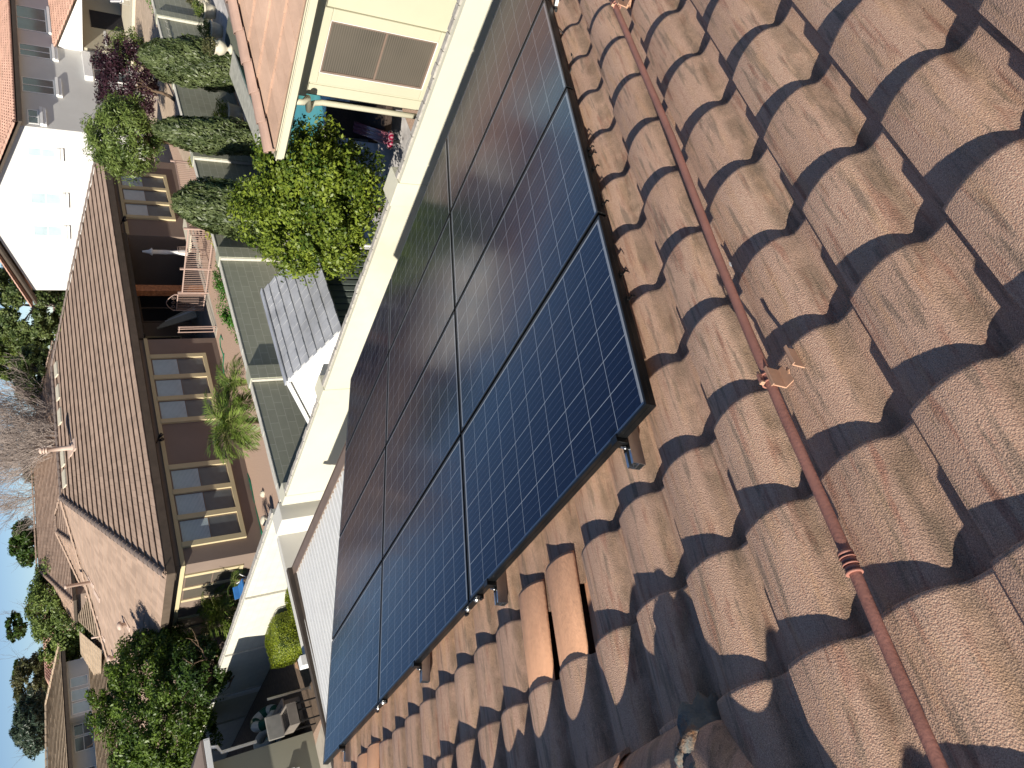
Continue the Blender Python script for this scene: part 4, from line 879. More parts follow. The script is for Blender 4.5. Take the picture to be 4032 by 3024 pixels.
b = MB(); b.prism([(X0-.6, e0+.05, ez-.16), (X0-.6, 40.4, 9.25), (X0-.6, 48.5, ez-.16), (X0-.6, 48.5, ez-.02), (X0-.6, 40.4, 9.42), (X0-.6, e0+.05, ez-.02)], (.65, 0, 0)); b.box(X0, X0+22, e0+.05, Y0, ez-.05, ez+.02); b.box(X0-.6, X0+22, e0, e0+.05, ez-.2, ez+.05); b.build('eave_boards', M['fascia'], wh)
caps('verge_cap', wh, (X0-.65, e0, ez+.15), (X0-.65, 40.4, 9.52), M['rosetile'], .16, .42); caps('verge_cap', wh, (X0-.65, 48.6, ez+.15), (X0-.65, 40.4, 9.52), M['rosetile'], .16, .42)
mkg = lambda a, d, z: (X0-d, a, z); mkw = lambda a, d, z: (a, Y0-d, z)
def wledge(mk, a0, a1, z0, z1):
    b = MB()
    for (c0, c1, dd) in ((z0-.22, z0-.06, .22), (z0-.40, z0-.24, .16)): b.hexa([mk(a0-.15, -.01, c0), mk(a1+.15, -.01, c0), mk(a1+.15, dd, c0), mk(a0-.15, dd, c0), mk(a0-.15, -.01, c1), mk(a1+.15, -.01, c1), mk(a1+.15, dd, c1), mk(a0-.15, dd, c1)])
    b.build('window_ledge', M['white'], wh)
for a0, a1, z0, z1 in ((34.6, 35.3, 4.85, 6.4), (38.2, 39.2, 4.65, 6.44), (41.1, 42.1, 4.65, 6.43)):
    window(wh, mkg, a0, a1, z0, z1, .07, hsplit=[(z0+z1)/2], glass='glassw', glass2='glassw', frm='white', depth=.03); wledge(mkg, a0, a1, z0, z1)
for a0, a1, z0, z1 in ((48.4, 50.0, 4.65, 6.44), (52.4, 53.8, 4.67, 6.48), (55.5, 58.5, 4.75, 6.55), (45.2, 46.6, 5.65, 6.25)):
    window(wh, mkw, a0, a1, z0, z1, .07, vsplit=[(a0+a1)/2], glass='glass', frm='white', depth=.03); wledge(mkw, a0, a1, z0, z1)
b = MB(); b.box(50.6, 53.5, Y0-.35, Y0, 2.35, 2.85); b.build('header_ledge', M['white'], wh)
window(wh, mkw, 50.8, 53.3, -.1, 2.3, .08, vsplit=[52.0], glass='glass', frm='white'); 
window(wh, mkw, 55.0, 56.6, .2, 1.0, .06, glass='glass', frm='white'); wledge(mkw, 55.0, 56.6, 1.35, 1.5)
# porch with shed roof and rust coloured post
po = thing('porch', 'covered porch with rose tile shed roof on the white house', 'porch', (57, 31, -.3))
courses('roof', po, (53.7, 28.6, 2.95), (64, 28.6, 2.95), (64, 33.1, 4.45), (53.7, 33.1, 4.45), 12, M['rosetile'], .04, barrel=.30)
b = MB(); b.prism([(54, 33.1, 2.75), (54, 33.1, 4.25), (54, 29.0, 2.85), (54, 29.0, 2.75)], (.15, 0, 0)); b.box(54, 64, 28.95, 29.15, 2.6, 2.9); b.build('gable_infill', M['white'], po)
b = MB(); b.box(56.6, 57.1, 28.9, 29.4, -.3, 2.65); b.build('post', M['copper'], po)
b = MB(); b.box(54.2, 64, 32.9, 33.08, -.3, 2.9); b.build('back_wall', stucco('dim_cream', (.42, .39, .30)), po)
b = MB(); b.box(57.0, 59.2, 32.84, 32.9, -.2, 2.0); b.build('door', M['darkin'], po)
b = MB(); b.box(53.0, 64, 27.2, 33, -.34, -.12); b.build('slab', M['potstone'], po)
def striped(nm, x, y, rz, label):
    o = thing('lounge_chair', label, 'chair', (x, y, -.12), 'striped chairs by the porch', rz)
    for part, pts in (('seat', [(-.32, -.35, .42), (.32, -.35, .42), (.32, .25, .36), (-.32, .25, .36)]), ('backrest', [(-.32, .25, .36), (.32, .25, .36), (.32, .62, 1.05), (-.32, .62, 1.05)])):
        k = MB(); k.prism([Vector(p) for p in pts], (0, .02, .10)); k.build(part, M['stripe'], o, local=True)
    k = MB()
    for s_ in (-.36, .36): k.tube([(s_, -.38, 0), (s_, -.38, .55), (s_, .35, .60), (s_, .45, 0)], .02, 6)
    k.build('arm_frame', M['white'], o, local=True)
mS, t, b = nmat('navy_white_stripe'); v = mapped(t); wv_ = N(t, 'ShaderNodeTexWave', bands_direction='X'); wv_.inputs['Scale'].default_value = 3.2; t.links.new(v, wv_.inputs[0])
t.links.new(ramp(t, wv_.outputs['Fac'], [(.45, (.02, .025, .05)), (.5, (.7, .7, .7))]), b.inputs['Base Color']); b.inputs['Roughness'].default_value = .9; M['stripe'] = mS
striped('a', 55.8, 28.6, -1.2, 'navy striped lounge chair by the porch post'); striped('b', 54.6, 28.9, -.7, 'navy striped lounge chair nearer the white wall')
pt_ = thing('patio_table', 'pale table in the porch shade behind the rust post', 'table', (58.5, 29.2, -.12)); k = MB(); k.box(57.8, 59.4, 28.7, 29.7, .55, .62); k.build('table_top', M['white'], pt_)
for x_, y_ in ((57.9, 28.8), (59.3, 28.8), (57.9, 29.6), (59.3, 29.6)): k = MB(); k.box(x_-.03, x_+.03, y_-.03, y_+.03, -.12, .55); k.build('leg', M['white'], pt_)
sheet('paver_walk', [(30, 20.5), (44, 22.5), (54, 26), (56, 33), (44.9, 33), (38, 27), (31, 24.5)], -.29, brickmat('tan_pavers', (.46, .36, .27), (.30, .24, .18), (0, 1), .6, .35, .015, .5, .2, .12))
sheet('dirt_path', [(7.9, 17.2), (22, 18.2), (22, 20.6), (8.2, 20.3)], -.29, M['concrete'])

# ================================================================== pool garden of the cream house
pw, t, b = nmat('pool_water'); v = mapped(t); n1 = noise(t, v, .55, 3)
t.links.new(ramp(t, n1, [(.35, (.05, .25, .27)), (.55, (.08, .34, .34)), (.7, (.13, .42, .40))]), b.inputs['Base Color']); b.inputs['Roughness'].default_value = .08; b.inputs['Specular IOR Level'].default_value = .5
bump(t, b, noise(t, v, 2.6, 3), .12, .05)
b = MB(); b.poly([(15.0, 8.9, .025), (26, 8.9, .025), (26, 12.75, .025), (15.0, 12.75, .025)]); tag(b.build('pool_water', pw), kind='structure')
cop = thing('pool_coping', 'pale stone coping round the turquoise pool', 'pool edge', (15, 10, 0)); b = MB(); b.box(14.7, 15.0, 8.6, 12.8, .0, .07); b.box(15.0, 26, 8.6, 8.9, 0, .07); b.build('coping', M['potstone'], cop, bevel=.02)
sp = thing('raised_spa_wall', 'raised grey stone bench wall behind the pool', 'wall', (20, 13, 0))
a1, a2, a3, a4 = Pz(930, 312, .55), Pz(1017, 533, .55), Pz(1000, 456, .55), Pz(967, 316, .55)
b = MB(); b.hexa([(a2.x-.05, a2.y-.25, 0), (a1.x+.8, a1.y-.35, 0), (a1.x+.8, a1.y+.35, 0), (a2.x-.05, a2.y+.25, 0), (a2.x-.05, a2.y-.25, .5), (a1.x+.8, a1.y-.35, .5), (a1.x+.8, a1.y+.35, .5), (a2.x-.05, a2.y+.25, .5)]); b.build('wall', M['greensmooth'], sp)
b = MB(); b.hexa([(a2.x-.12, a2.y-.32, .5), (a1.x+.9, a1.y-.42, .5), (a1.x+.9, a1.y+.42, .5), (a2.x-.12, a2.y+.32, .5), (a2.x-.12, a2.y-.32, .56), (a1.x+.9, a1.y-.42, .56), (a1.x+.9, a1.y+.42, .56), (a2.x-.12, a2.y+.32, .56)]); b.build('capstone', simple('grey_capstone', (.34, .34, .30), .85, .2, 5, bs_=.3), sp, bevel=.015)
pl_ = thing('raised_planter', 'low curved grey stone step at the upper picture edge by the pots', 'planter', (24, 13, 0))
b = MB(); pts = [Pz(x, y, .5) for x, y in ((885, 160), (905, 210), (925, 205), (940, 225), (955, 225), (960, 120), (930, 60), (905, 20))]; b.prism([(p.x, p.y, 0) for p in pts], (0, 0, .5)); b.build('planter', M['greensmooth'], pl_)
# lounge chair and striped pool float
ch_ = thing('wicker_chair', 'dark wicker lounge chair in the shade by the pool', 'chair', (12.0, 7.9, 0), None, math.radians(35))
wk = simple('dark_wicker', (.045, .032, .025), .7, .4, 30, bs_=.8, bscale=70)
k = MB(); k.box(-.8, .8, -.35, .35, .22, .36); k.build('seat', wk, ch_, local=True, bevel=.02)
k = MB(); k.prism([(.55, -.35, .36), (.95, -.35, .92), (1.02, -.35, .90), (.70, -.35, .30)], (0, .70, 0)); k.build('backrest', wk, ch_, local=True, bevel=.01)
for s_ in (-.38, .33): k = MB(); k.box(-.5, .6, s_, s_+.05, .36, .56); k.build('armrest', wk, ch_, local=True)
for x_, y_ in ((-.7, -.3), (.7, -.3), (-.7, .3), (.7, .3)): k = MB(); k.box(x_-.03, x_+.03, y_-.03, y_+.03, 0, .22); k.build('leg', M['black'], ch_, local=True)
mF, t, b = nmat('magenta_zigzag_vinyl'); v = mapped(t, (1, 1, 1)); sp_ = N(t, 'ShaderNodeSeparateXYZ'); t.links.new(v, sp_.inputs[0])
pp_ = N(t, 'ShaderNodeMath', operation='PINGPONG'); t.links.new(sp_.outputs[1], pp_.inputs[0]); pp_.inputs[1].default_value = .06
ad = N(t, 'ShaderNodeMath', operation='ADD'); t.links.new(sp_.outputs[0], ad.inputs[0]); t.links.new(pp_.outputs[0], ad.inputs[1]); q = N(t, 'ShaderNodeMath', operation='PINGPONG'); t.links.new(ad.outputs[0], q.inputs[0]); q.inputs[1].default_value = .035
qq = N(t, 'ShaderNodeMath', operation='GREATER_THAN'); t.links.new(q.outputs[0], qq.inputs[0]); qq.inputs[1].default_value = .015
t.links.new(mix(t, qq.outputs[0], (.40, .22, .26), (.20, .008, .035)), b.inputs['Base Color']); b.inputs['Roughness'].default_value = .25
f0, f1 = Vector((12.35, 8.28, .46)), Vector((10.65, 7.32, .46))
flo = thing('pool_float', 'crimson and pink zigzag striped inflatable mattress on the deck', 'pool float', (f0+f1)/2, None, math.atan2((f1-f0).y, (f1-f0).x)); k = MB(); hl = (f1-f0).length/2
for i in range(3): k.tube([(-hl, -.07+i*.07, 0), (-hl*.96, -.07+i*.07, .01), (hl*.96, -.07+i*.07, .01), (hl, -.07+i*.07, 0)], [.02, .045, .045, .02], 10)
k.build('mattress', mF, flo, local=True)
k = MB(); k.tube([(hl*.95, -.12, .03), (hl*1.04, -.10, .05), (hl*1.04, .10, .05), (hl*.95, .12, .03)], .05, 10); k.build('pillow', mF, flo, local=True)

# ================================================================== vegetation
def leafmesh(name, P, Nn, Ldir, ln, wd, tint, mat, parent):
    """P centres, Nn normals, Ldir long axes (numpy n x 3); rhombus leaves folded along the midrib"""
    n = len(P); Ldir = Ldir-Nn*np.sum(Ldir*Nn, 1)[:, None]; Ldir /= np.linalg.norm(Ldir, axis=1)[:, None]+1e-9; S_ = np.cross(Nn, Ldir)
    ln = np.asarray(ln).reshape(-1, 1)*np.ones((n, 1)); wd = np.asarray(wd).reshape(-1, 1)*np.ones((n, 1))
    v = np.stack([P-Ldir*ln/2, P+S_*wd/2+Nn*wd*.15, P+Ldir*ln/2, P-S_*wd/2+Nn*wd*.15], 1).reshape(-1, 3)
    me = bpy.data.meshes.new(name); me.vertices.add(4*n); me.vertices.foreach_set('co', v.astype(np.float32).ravel())
    me.loops.add(4*n); me.loops.foreach_set('vertex_index', np.arange(4*n, dtype=np.int32)); me.polygons.add(n)
    me.polygons.foreach_set('loop_start', np.arange(0, 4*n, 4, dtype=np.int32)); me.update(calc_edges=True); me.materials.append(mat)
    a = me.attributes.new('tint', 'FLOAT', 'FACE'); a.data.foreach_set('value', np.clip(tint, 0, 1).astype(np.float32))
    if parent is not None: me.transform(world_of(parent).inverted())
    o = bpy.data.objects.new(name, me); COL.objects.link(o); o.parent = parent; return o
def crown(parent, mat, C, rad, ncl, nleaf, leaf, seed, cr=.32, shell=.72, aspect=.45, up=0., name='crown', low=-1.0, squash=.8, flat=None):
    r = np.random.default_rng(seed); C = np.array(C, float); rad = np.array(rad, float)*np.ones(3)
    d = r.normal(size=(ncl*3, 3)); d /= np.linalg.norm(d, axis=1)[:, None]; d = d[d[:, 2] > low][:ncl]; ncl = len(d)
    rr = shell*(.55+.45*r.random(ncl)**.35)*(1+.09*r.normal(size=ncl)); cc = d*rr[:, None]
    csz = cr*(.6+.8*r.random(ncl)); ctint = .5+.22*r.normal(size=ncl)
    per = max(1, nleaf//ncl); idx = np.repeat(np.arange(ncl), per); n = len(idx)
    e = r.normal(size=(n, 3)); e /= np.linalg.norm(e, axis=1)[:, None]; e2 = e*(r.random(n)**.45)[:, None]*csz[idx][:, None]; e2[:, 2] *= squash
    P = C+(cc[idx]+e2)*rad
    out = cc[idx]+e2; out /= np.linalg.norm(out, axis=1)[:, None]+1e-9
    Nn = out*.5+e*.4+r.normal(size=(n, 3))*.55+np.array([0, 0, .35]); Nn /= np.linalg.norm(Nn, axis=1)[:, None]
    Ld = r.normal(size=(n, 3))+out*.6+np.array([0, 0, up]); s_ = leaf*(.6+.8*r.random(n))
    return leafmesh(name, P, Nn, Ld, s_, s_*aspect, ctint[idx]+.25*r.normal(size=n), mat, parent)
def limbs(parent, base, top, r0, n, seed, mat, spread=1.0, name='trunk', levels=2, fine=.25, rise=.55):
    rr = random.Random(seed); b = MB(); base, top = Vector(base), Vector(top); H = (top-base).length
    def wob(p, q, k, a): return [p.lerp(q, i/k)+Vector((rr.uniform(-a, a), rr.uniform(-a, a), rr.uniform(-a, a)))*(1 if 0 < i < k else 0) for i in range(k+1)]
    t = wob(base, base.lerp(top, .8), 6, H*.02); b.tube(t, [r0*(1-.11*i) for i in range(7)], 9)
    def br(p, d, l, r, lev):
        q = p+d*l; path = wob(p, q, 4, l*.06); b.tube(path, [r*(1-.17*i) for i in range(5)], 5, False)
        if lev > 0:
            for _ in range(rr.choice((2, 3, 3))):
                k = rr.choice((2, 3, 4)); nd = (d+Vector((rr.uniform(-1, 1), rr.uniform(-1, 1), rr.uniform(-.3, .9)))*.7).normalized(); br(path[k], nd, l*rr.uniform(.5, .8), r*.45, lev-1)
    for i in range(n):
        an = 2*PI*i/n+rr.uniform(-.4, .4); k = rr.choice((3, 4, 5, 6)) if n > 4 else rr.choice((4, 5, 6))
        d = Vector((math.cos(an), math.sin(an), rise/ spread*rr.uniform(.8, 1.8))).normalized(); br(t[k], d, H*fine*rr.uniform(.8, 1.3)*spread, r0*.42, levels)
    return b.build(name, mat, parent)
LM = dict(citrus=leafmat('citrus_leaf', (.045, .085, .010), (.23, .29, .035), .3), dark=leafmat('dark_tree_leaf', (.018, .042, .008), (.065, .115, .018)),
          juniper=leafmat('juniper_spray', (.034, .052, .016), (.125, .155, .06), .15), hedge=leafmat('bright_hedge_leaf', (.02, .085, .006), (.07, .20, .015)),
          lime=leafmat('yellow_green_leaf', (.16, .20, .010), (.34, .36, .03)), plum=leafmat('purple_plum_leaf', (.018, .007, .012), (.055, .022, .030), .15),
          willow=leafmat('willow_leaf', (.05, .085, .018), (.18, .24, .06)), grey=leafmat('grey_green_needles', (.022, .042, .028), (.060, .085, .05), .1),
          palm=leafmat('palm_leaflet', (.045, .095, .015), (.20, .27, .055)), olive=leafmat('olive_leaf', (.05, .06, .02), (.14, .13, .06)), mid=leafmat('mid_green_leaf', (.035, .068, .012), (.15, .19, .04)))
def at_depth(X, Y, t): return CAM+ray(X, Y)*t, t/FPX      # point on that sight line, metres per photo pixel there

# citrus tree beside the pool
cg = Vector((9.95, 8.3, 0)); ct_ = thing('citrus_tree', 'round glossy yellow green citrus tree between the pool and the shed', 'tree', cg)
limbs(ct_, cg, (9.95, 8.2, 1.9), .09, 6, 3, M['bark'], 1.0, fine=.35)
cc_ = Vector((9.92, 8.22, 1.93))
crown(ct_, LM['citrus'], cc_, (1.24, 1.26, 1.20), 300, 38000, .072, 5, cr=.17, shell=.98, aspect=.5)
crown(ct_, LM['citrus'], cc_, (.9, .9, .85), 60, 9000, .10, 6, cr=.35, shell=.8, aspect=.55, name='inner_leaves')
def juniper(Xt, Yt, y, w_, zb, label, seed, n=9000, mat='juniper', w2=None):
    top = Py(Xt, Yt, y); h_ = top.z-zb; o = thing('columnar_juniper', label, 'conifer', (top.x, y, zb), 'columnar junipers along the green wall')
    k = MB(); k.tube([(top.x, y, zb), (top.x, y, zb+h_*.7)], [.09, .03], 8); k.build('trunk', M['bark'], o)
    r = np.random.default_rng(seed); th = r.random(n)*2*PI; hh = r.random(n)**.9; prof = np.interp(hh, [0, .08, .3, .6, .85, 1], [.55, .85, 1., .95, .72, .22])
    lump = 1+.10*np.sin(th*3+hh*9+seed)+.08*np.sin(th*7-hh*17); rad = w_/2*prof*lump*(1-.28*r.random(n)**2)
    P = np.stack([top.x+np.cos(th)*rad, y+np.sin(th)*rad, zb+hh*h_+r.normal(size=n)*.03], 1); out = np.stack([np.cos(th), np.sin(th), .25+0*th], 1)
    Nn = out+r.normal(size=(n, 3))*.5; Nn /= np.linalg.norm(Nn, axis=1)[:, None]; Ld = np.stack([np.cos(th)*.5, np.sin(th)*.5, 1.2+0*th], 1)+r.normal(size=(n, 3))*.45
    s_ = .15*(.6+.8*r.random(n)); leafmesh('foliage', P, Nn, Ld, s_, s_*.30, .5+.25*np.sin(th*5+hh*11)+.28*r.normal(size=n), LM[mat], o)
juniper(556, 215, 14.15, 1.50, 0, 'widest columnar juniper, beside the cast stone urn by the pool', 1, 14000)
juniper(612, 508, 14.25, 1.05, 0, 'slimmest columnar juniper, behind the end of the raised stone bench', 2, 9000)
juniper(690, 800, 14.10, 1.55, 0, 'columnar juniper standing between the citrus tree and the brown house', 3, 13000)
# potted plants
def pot(X, Y, z0, s_, label, kind, seed, leaf='mid', zz=0.0, fl_=True):
    p = Pz(X, Y, z0+zz); o = thing('potted_plant', label, 'potted plant', p, 'pots in the pool garden'); k = MB()
    if kind == 'urn': k.lathe(p, [(.16*s_, 0), (.16*s_, .05*s_), (.07*s_, .09*s_), (.07*s_, .15*s_), (.20*s_, .24*s_), (.25*s_, .40*s_), (.20*s_, .48*s_), (.24*s_, .54*s_), (.19*s_, .54*s_), (.16*s_, .50*s_)], 18); ht = .5*s_
    else: k.lathe(p, [(.20*s_, 0), (.25*s_, .15*s_), (.28*s_, .36*s_), (.31*s_, .37*s_), (.31*s_, .43*s_), (.26*s_, .43*s_), (.24*s_, .38*s_)], 18); ht = .4*s_
    k.build('pot', M['potstone'], o); crown(o, LM[leaf], p+Vector((0, 0, ht+.20*s_)), (.38*s_, .38*s_, .28*s_), 22, 1300, .055, seed, cr=.35, name='plant')
pot(952, 452, 0, 1.15, 'white round pot of yellow green shrub on the deck by the stone bench', 'pot', 21, 'citrus')
pot(912, 196, .5, .95, 'pale cast stone urn with sparse plant on the curved step', 'urn', 22, 'olive')
pot(875, 125, 0, 1.0, 'shaded bowl of dark shrub, lower of the pair in front of the block wall', 'pot', 23)
pot(848, 50, 0, 1.0, 'shaded bowl of dark shrub, nearer the top edge of the picture', 'pot', 24)
pot(822, -2, 0, 1.0, 'pot cut by the top edge of the picture with pale flowers', 'pot', 25, 'olive')
# plants behind the green wall
def bush(loc, rad, label, leaf, seed, n=3500, sz=.07, ncl=30, name='shrub', group=None, cr=.33, shell=.7, cat='shrub'):
    o = thing(name, label, cat, (loc[0], loc[1], loc[2]-rad[2]), group); crown(o, LM[leaf], loc, rad, ncl, n, sz, seed, cr=cr, shell=shell, name='foliage'); return o
bush((15.1, 16.2, 1.30), (1.6, .62, .66), 'long bright green hedge mound just behind the block wall by the iron fence', 'hedge', 31, 11000, .06, 90, cr=.22, shell=.85)
bush((18.3, 16.9, 1.0), (.55, .5, .75), 'yellow bush squeezed between juniper and iron fence', 'lime', 32, 3000)
bush((21.9, 16.7, 1.0), (.85, .5, .70), 'yellow bamboo like shrub behind the wall between two junipers', 'lime', 33, 5000)
bush((36.0, 18.2, .5), (4.2, 1.5, 1.1), 'leafy green hedge with small blossoms behind the wall at the top edge', 'hedge', 34, 14000, .09, 80)
bush((48.0, 28.8, .6), (1.8, 1.6, 1.25), 'rounded green shrub in front of the white house wall', 'mid', 35, 5000, .13)
bush((28.5, 20.9, -.1), (.5, .5, .4), 'tiny green shrub at the foot of the brown house corner', 'hedge', 36, 900)
# purple plum
pb = Pz(690, 395, -.3); po_ = thing('plum_tree', 'purple leaved plum tree with thin leaning trunk before the white house', 'tree', pb)
pc_, mpp = at_depth(500, 310, 38.5); limbs(po_, pb, pc_, .10, 7, 8, M['bark'], .55, fine=.22, rise=.9); crown(po_, LM['plum'], pc_, (2.0, 2.0, 1.75), 120, 13000, .15, 9, cr=.22, shell=.9)
# feathery tree right of the brown roof
wc_, mpp = at_depth(490, 540, 31); wb = Vector((wc_.x+.8, wc_.y+.6, -.3)); wt = thing('feathery_tree', 'feathery light green tree overlapping the corner of the brown roof', 'tree', wb)
limbs(wt, wb, wc_+Vector((0, 0, .6)), .11, 7, 12, M['bark'], .9, fine=.3); crown(wt, LM['willow'], wc_, (1.55, 1.75, 1.6), 130, 24000, .16, 13, cr=.24, shell=.88, aspect=.26, up=-.4)
# pygmy date palms
def palm(c, label, seed, nf=34, L0=1.25, trunk=1.0, group='pygmy date palms'):
    c = Vector(c); o = thing('date_palm', label, 'palm', (c.x, c.y, c.z-trunk), group); k = MB(); k.tube([c+Vector((0, 0, -trunk)), c+Vector((.02, .01, -trunk*.5)), c], [.10, .085, .10], 10); k.build('trunk', M['bark'], o)
    rr = random.Random(seed); P, Nn, Ld, ln, ti = [], [], [], [], []; rb = MB()
    for i in range(nf):
        an = i*2.399+rr.uniform(-.2, .2); el = math.radians(rr.choice((75, 60, 45, 30, 15, 5))+rr.uniform(-8, 8)); l = L0*rr.uniform(.8, 1.1); pts = []
        p = c.copy(); e = el
        for s_ in range(11): pts.append(p.copy()); p = p+Vector((math.cos(an)*math.cos(e), math.sin(an)*math.cos(e), math.sin(e)))*(l/10); e -= .17
        rb.tube(pts, [.010-.0008*j for j in range(11)], 4, False); tt_ = rr.uniform(.2, .9)
        for j in range(1, 10):
            d = (pts[j+1]-pts[j]).normalized(); sd = d.cross(Vector((0, 0, 1))).normalized(); u_ = sd.cross(d)
            for sub in range(3):
                q = pts[j].lerp(pts[j+1], sub/3)
                for sg_ in (-1, 1):
                    lf = (.30*math.sin(PI*(j+sub/3)/11)+.06)*L0; ld = (sd*sg_*.85+d*.6-Vector((0, 0, .25))+Vector((rr.uniform(-.15, .15),)*3)).normalized()
                    P.append(q+ld*lf*.5); Ld.append(ld); nn = (u_+sd*sg_*-.3+Vector((rr.uniform(-.3, .3), rr.uniform(-.3, .3), 0))).normalized(); Nn.append(nn); ln.append(lf); ti.append(tt_+rr.uniform(-.15, .15))
    rb.build('frond_stems', M['palmstem'], o); leafmesh('fronds', np.array(P), np.array(Nn), np.array(Ld), np.array(ln), .020*L0, np.array(ti), LM['palm'], o); return o
M['palmstem'] = simple('palm_stem', (.20, .22, .07), .6, .15, 10)
palm(Py(905, 1665, 19.2), 'bigger bright green date palm in front of the brown wall', 41, 44, 1.35, .9)
palm(Py(930, 1510, 18.2), 'smaller shaded date palm left touching the bigger one', 42, 26, 1.0, .7)
palm(Px(868, 2405, 10.6), 'date palm with dry stalks behind the long cream wall', 43, 40, 1.45, 1.3)
palm(Px(925, 2290, 9.6), 'small sparse date palm at the corner of the brown house', 44, 12, .55, .5)
# clipped bushes in our yard
def topiary(c, rad, label, seed):
    o = thing('clipped_bush', label, 'shrub', (c[0], c[1], 0), 'clipped yellow green bushes'); r = np.random.default_rng(seed); n = 16000
    d = r.normal(size=(n, 3)); d /= np.abs(d).max(1)[:, None]**.72*np.linalg.norm(d, axis=1)[:, None]**.28; d[:, 2] = np.clip(d[:, 2], -1, .9)
    P = np.array(c)+d*np.array(rad)*(1-.05*r.random((n, 1)))*(1+.03*np.sin(d[:, :1]*5)); out = d/np.linalg.norm(d, axis=1)[:, None]; Nn = out+r.normal(size=(n, 3))*.45; Nn /= np.linalg.norm(Nn, axis=1)[:, None]
    leafmesh('foliage', P, Nn, r.normal(size=(n, 3)), .045, .022, .5+.3*r.normal(size=n), LM['lime2'], o); k = MB(); k.tube([(c[0], c[1], 0), (c[0], c[1], c[2])], .06, 8); k.build('trunk', M['bark'], o)
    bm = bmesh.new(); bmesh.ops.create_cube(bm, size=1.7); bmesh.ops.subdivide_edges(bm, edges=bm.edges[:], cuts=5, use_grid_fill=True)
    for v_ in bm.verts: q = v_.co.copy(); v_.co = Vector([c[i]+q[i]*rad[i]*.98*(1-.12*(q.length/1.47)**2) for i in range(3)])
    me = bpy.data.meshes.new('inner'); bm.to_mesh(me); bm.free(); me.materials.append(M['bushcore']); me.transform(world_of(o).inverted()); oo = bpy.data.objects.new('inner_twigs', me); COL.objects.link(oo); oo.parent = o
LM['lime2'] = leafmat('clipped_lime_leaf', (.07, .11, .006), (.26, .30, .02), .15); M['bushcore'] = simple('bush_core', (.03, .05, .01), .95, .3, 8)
c1 = Pz(1165, 2475, .0); topiary((6.95, 22.4, .47), (.60, 1.0, .47), 'clipped boxy yellow green bush standing by the cream block wall', 51)
topiary((7.15, 19.6, .40), (.45, .85, .42), 'second clipped bush mostly hidden behind the stucco wall', 52)
# stones and blue furniture behind the walls
def rock(X, Y, z, s_, label, seed):
    p = Pz(X, Y, z); o = thing('boulder', label, 'rock', p, 'pale boulders'); bm = bmesh.new(); bmesh.ops.create_icosphere(bm, subdivisions=3, radius=s_); rr = random.Random(seed)
    for v_ in bm.verts: v_.co = v_.co*(1+.2*math.sin(v_.co.x*9/s_*.3+seed)+rr.uniform(-.07, .07)); v_.co.z *= .6
    me = bpy.data.meshes.new('stone'); bm.to_mesh(me); bm.free(); me.materials.append(M['potstone']); q = bpy.data.objects.new('stone', me); COL.objects.link(q); q.parent = o
rock(1042, 2052, .1, .20, 'pale boulder just behind the corner where the walls meet', 1); rock(1036, 1943, -.28, .15, 'small pale boulder lying on the pink gravel by the wall', 2)
rock(880, 1548, -.28, .16, 'pale boulder half under the palm fronds', 3)
bc = thing('folding_chair', 'blue folding chair behind the cream wall beside the palm', 'chair', Px(945, 2310, 9.0)); p = Px(958, 2312, 9.0); k = MB(); k.prism([p+Vector(q) for q in ((-.2, -.2, 0), (.2, -.2, 0), (.2, .3, .05), (-.2, .3, .05))], (0, 0, .04)); k.prism([p+Vector(q) for q in ((-.2, .3, .05), (.2, .3, .05), (.2, .36, .22), (-.2, .36, .22))], (0, .03, .02)); k.build('seat_fabric', simple('blue_fabric', (.04, .17, .42), .7), bc)
k = MB()
for x_ in (-.3, .3): k.tube([p+Vector((x_, -.35, -.4)), p+Vector((x_, .35, .1))], .015, 6); k.tube([p+Vector((x_, .35, -.4)), p+Vector((x_, -.35, .1))], .015, 6)
k.build('frame', M['white'], bc)

# big citrus in front of the left end of the brown house, and trees behind
def tree(X, Y, t, rpx, zg, label, leaf, seed, n, lsz, ncl=90, name='tree', mat='bark', aspect=.45, cr=.24, shell=.86, group=None, trunk=True, kind_h=1.0, up=0, squash=.8, r0=.2):
    C, mpp = at_depth(X, Y, t); rad = (rpx[0]*mpp, rpx[0]*mpp, rpx[1]*mpp); o = thing(name, label, 'tree', (C.x, C.y, zg), group)
    if trunk: limbs(o, (C.x, C.y, zg), (C.x, C.y, C.z+rad[2]*.55), r0, 8, seed, M[mat], 1.0, fine=.24)
    crown(o, LM[leaf], C, rad, ncl, n, lsz, seed+1, cr=cr, shell=shell, aspect=aspect, up=up, squash=squash); return o
LM['dark2'] = leafmat('glossy_citrus_leaf', (.028, .060, .008), (.13, .20, .03), .3)
tree(625, 2770, 27, (300, 225), -.3, 'large glossy citrus tree over the left end of the brown house', 'dark2', 61, 60000, .125, 330, cr=.14, shell=.95, name='citrus_tree')
tree(790, 2640, 24.5, (130, 110), -.3, 'dark lower citrus at the foot of the large one', 'dark', 63, 16000, .12, 110, cr=.2, name='citrus_tree')
tree(238, 2400, 62, (205, 118), -.3, 'yellow green tree just over the brown roof edge', 'willow', 65, 36000, .26, 230, cr=.17, shell=.95)
tree(105, 2135, 150, (88, 68), -.3, 'lone dark round tree standing against the sky', 'dark', 67, 14000, .62, 130, cr=.2)
tree(130, 2680, 135, (110, 70), -.3, 'dull olive tree rising behind the far left roof', 'olive', 69, 12000, .55, 120, cr=.2)
tree(128, 2850, 120, (135, 72), -.3, 'dark grey green conifer, spiky against the sky at the lower left', 'grey', 71, 22000, .7, 170, cr=.18, aspect=.25, up=.6)
LM['mid2'] = leafmat('elm_leaf', (.045, .075, .022), (.15, .19, .06), .3)
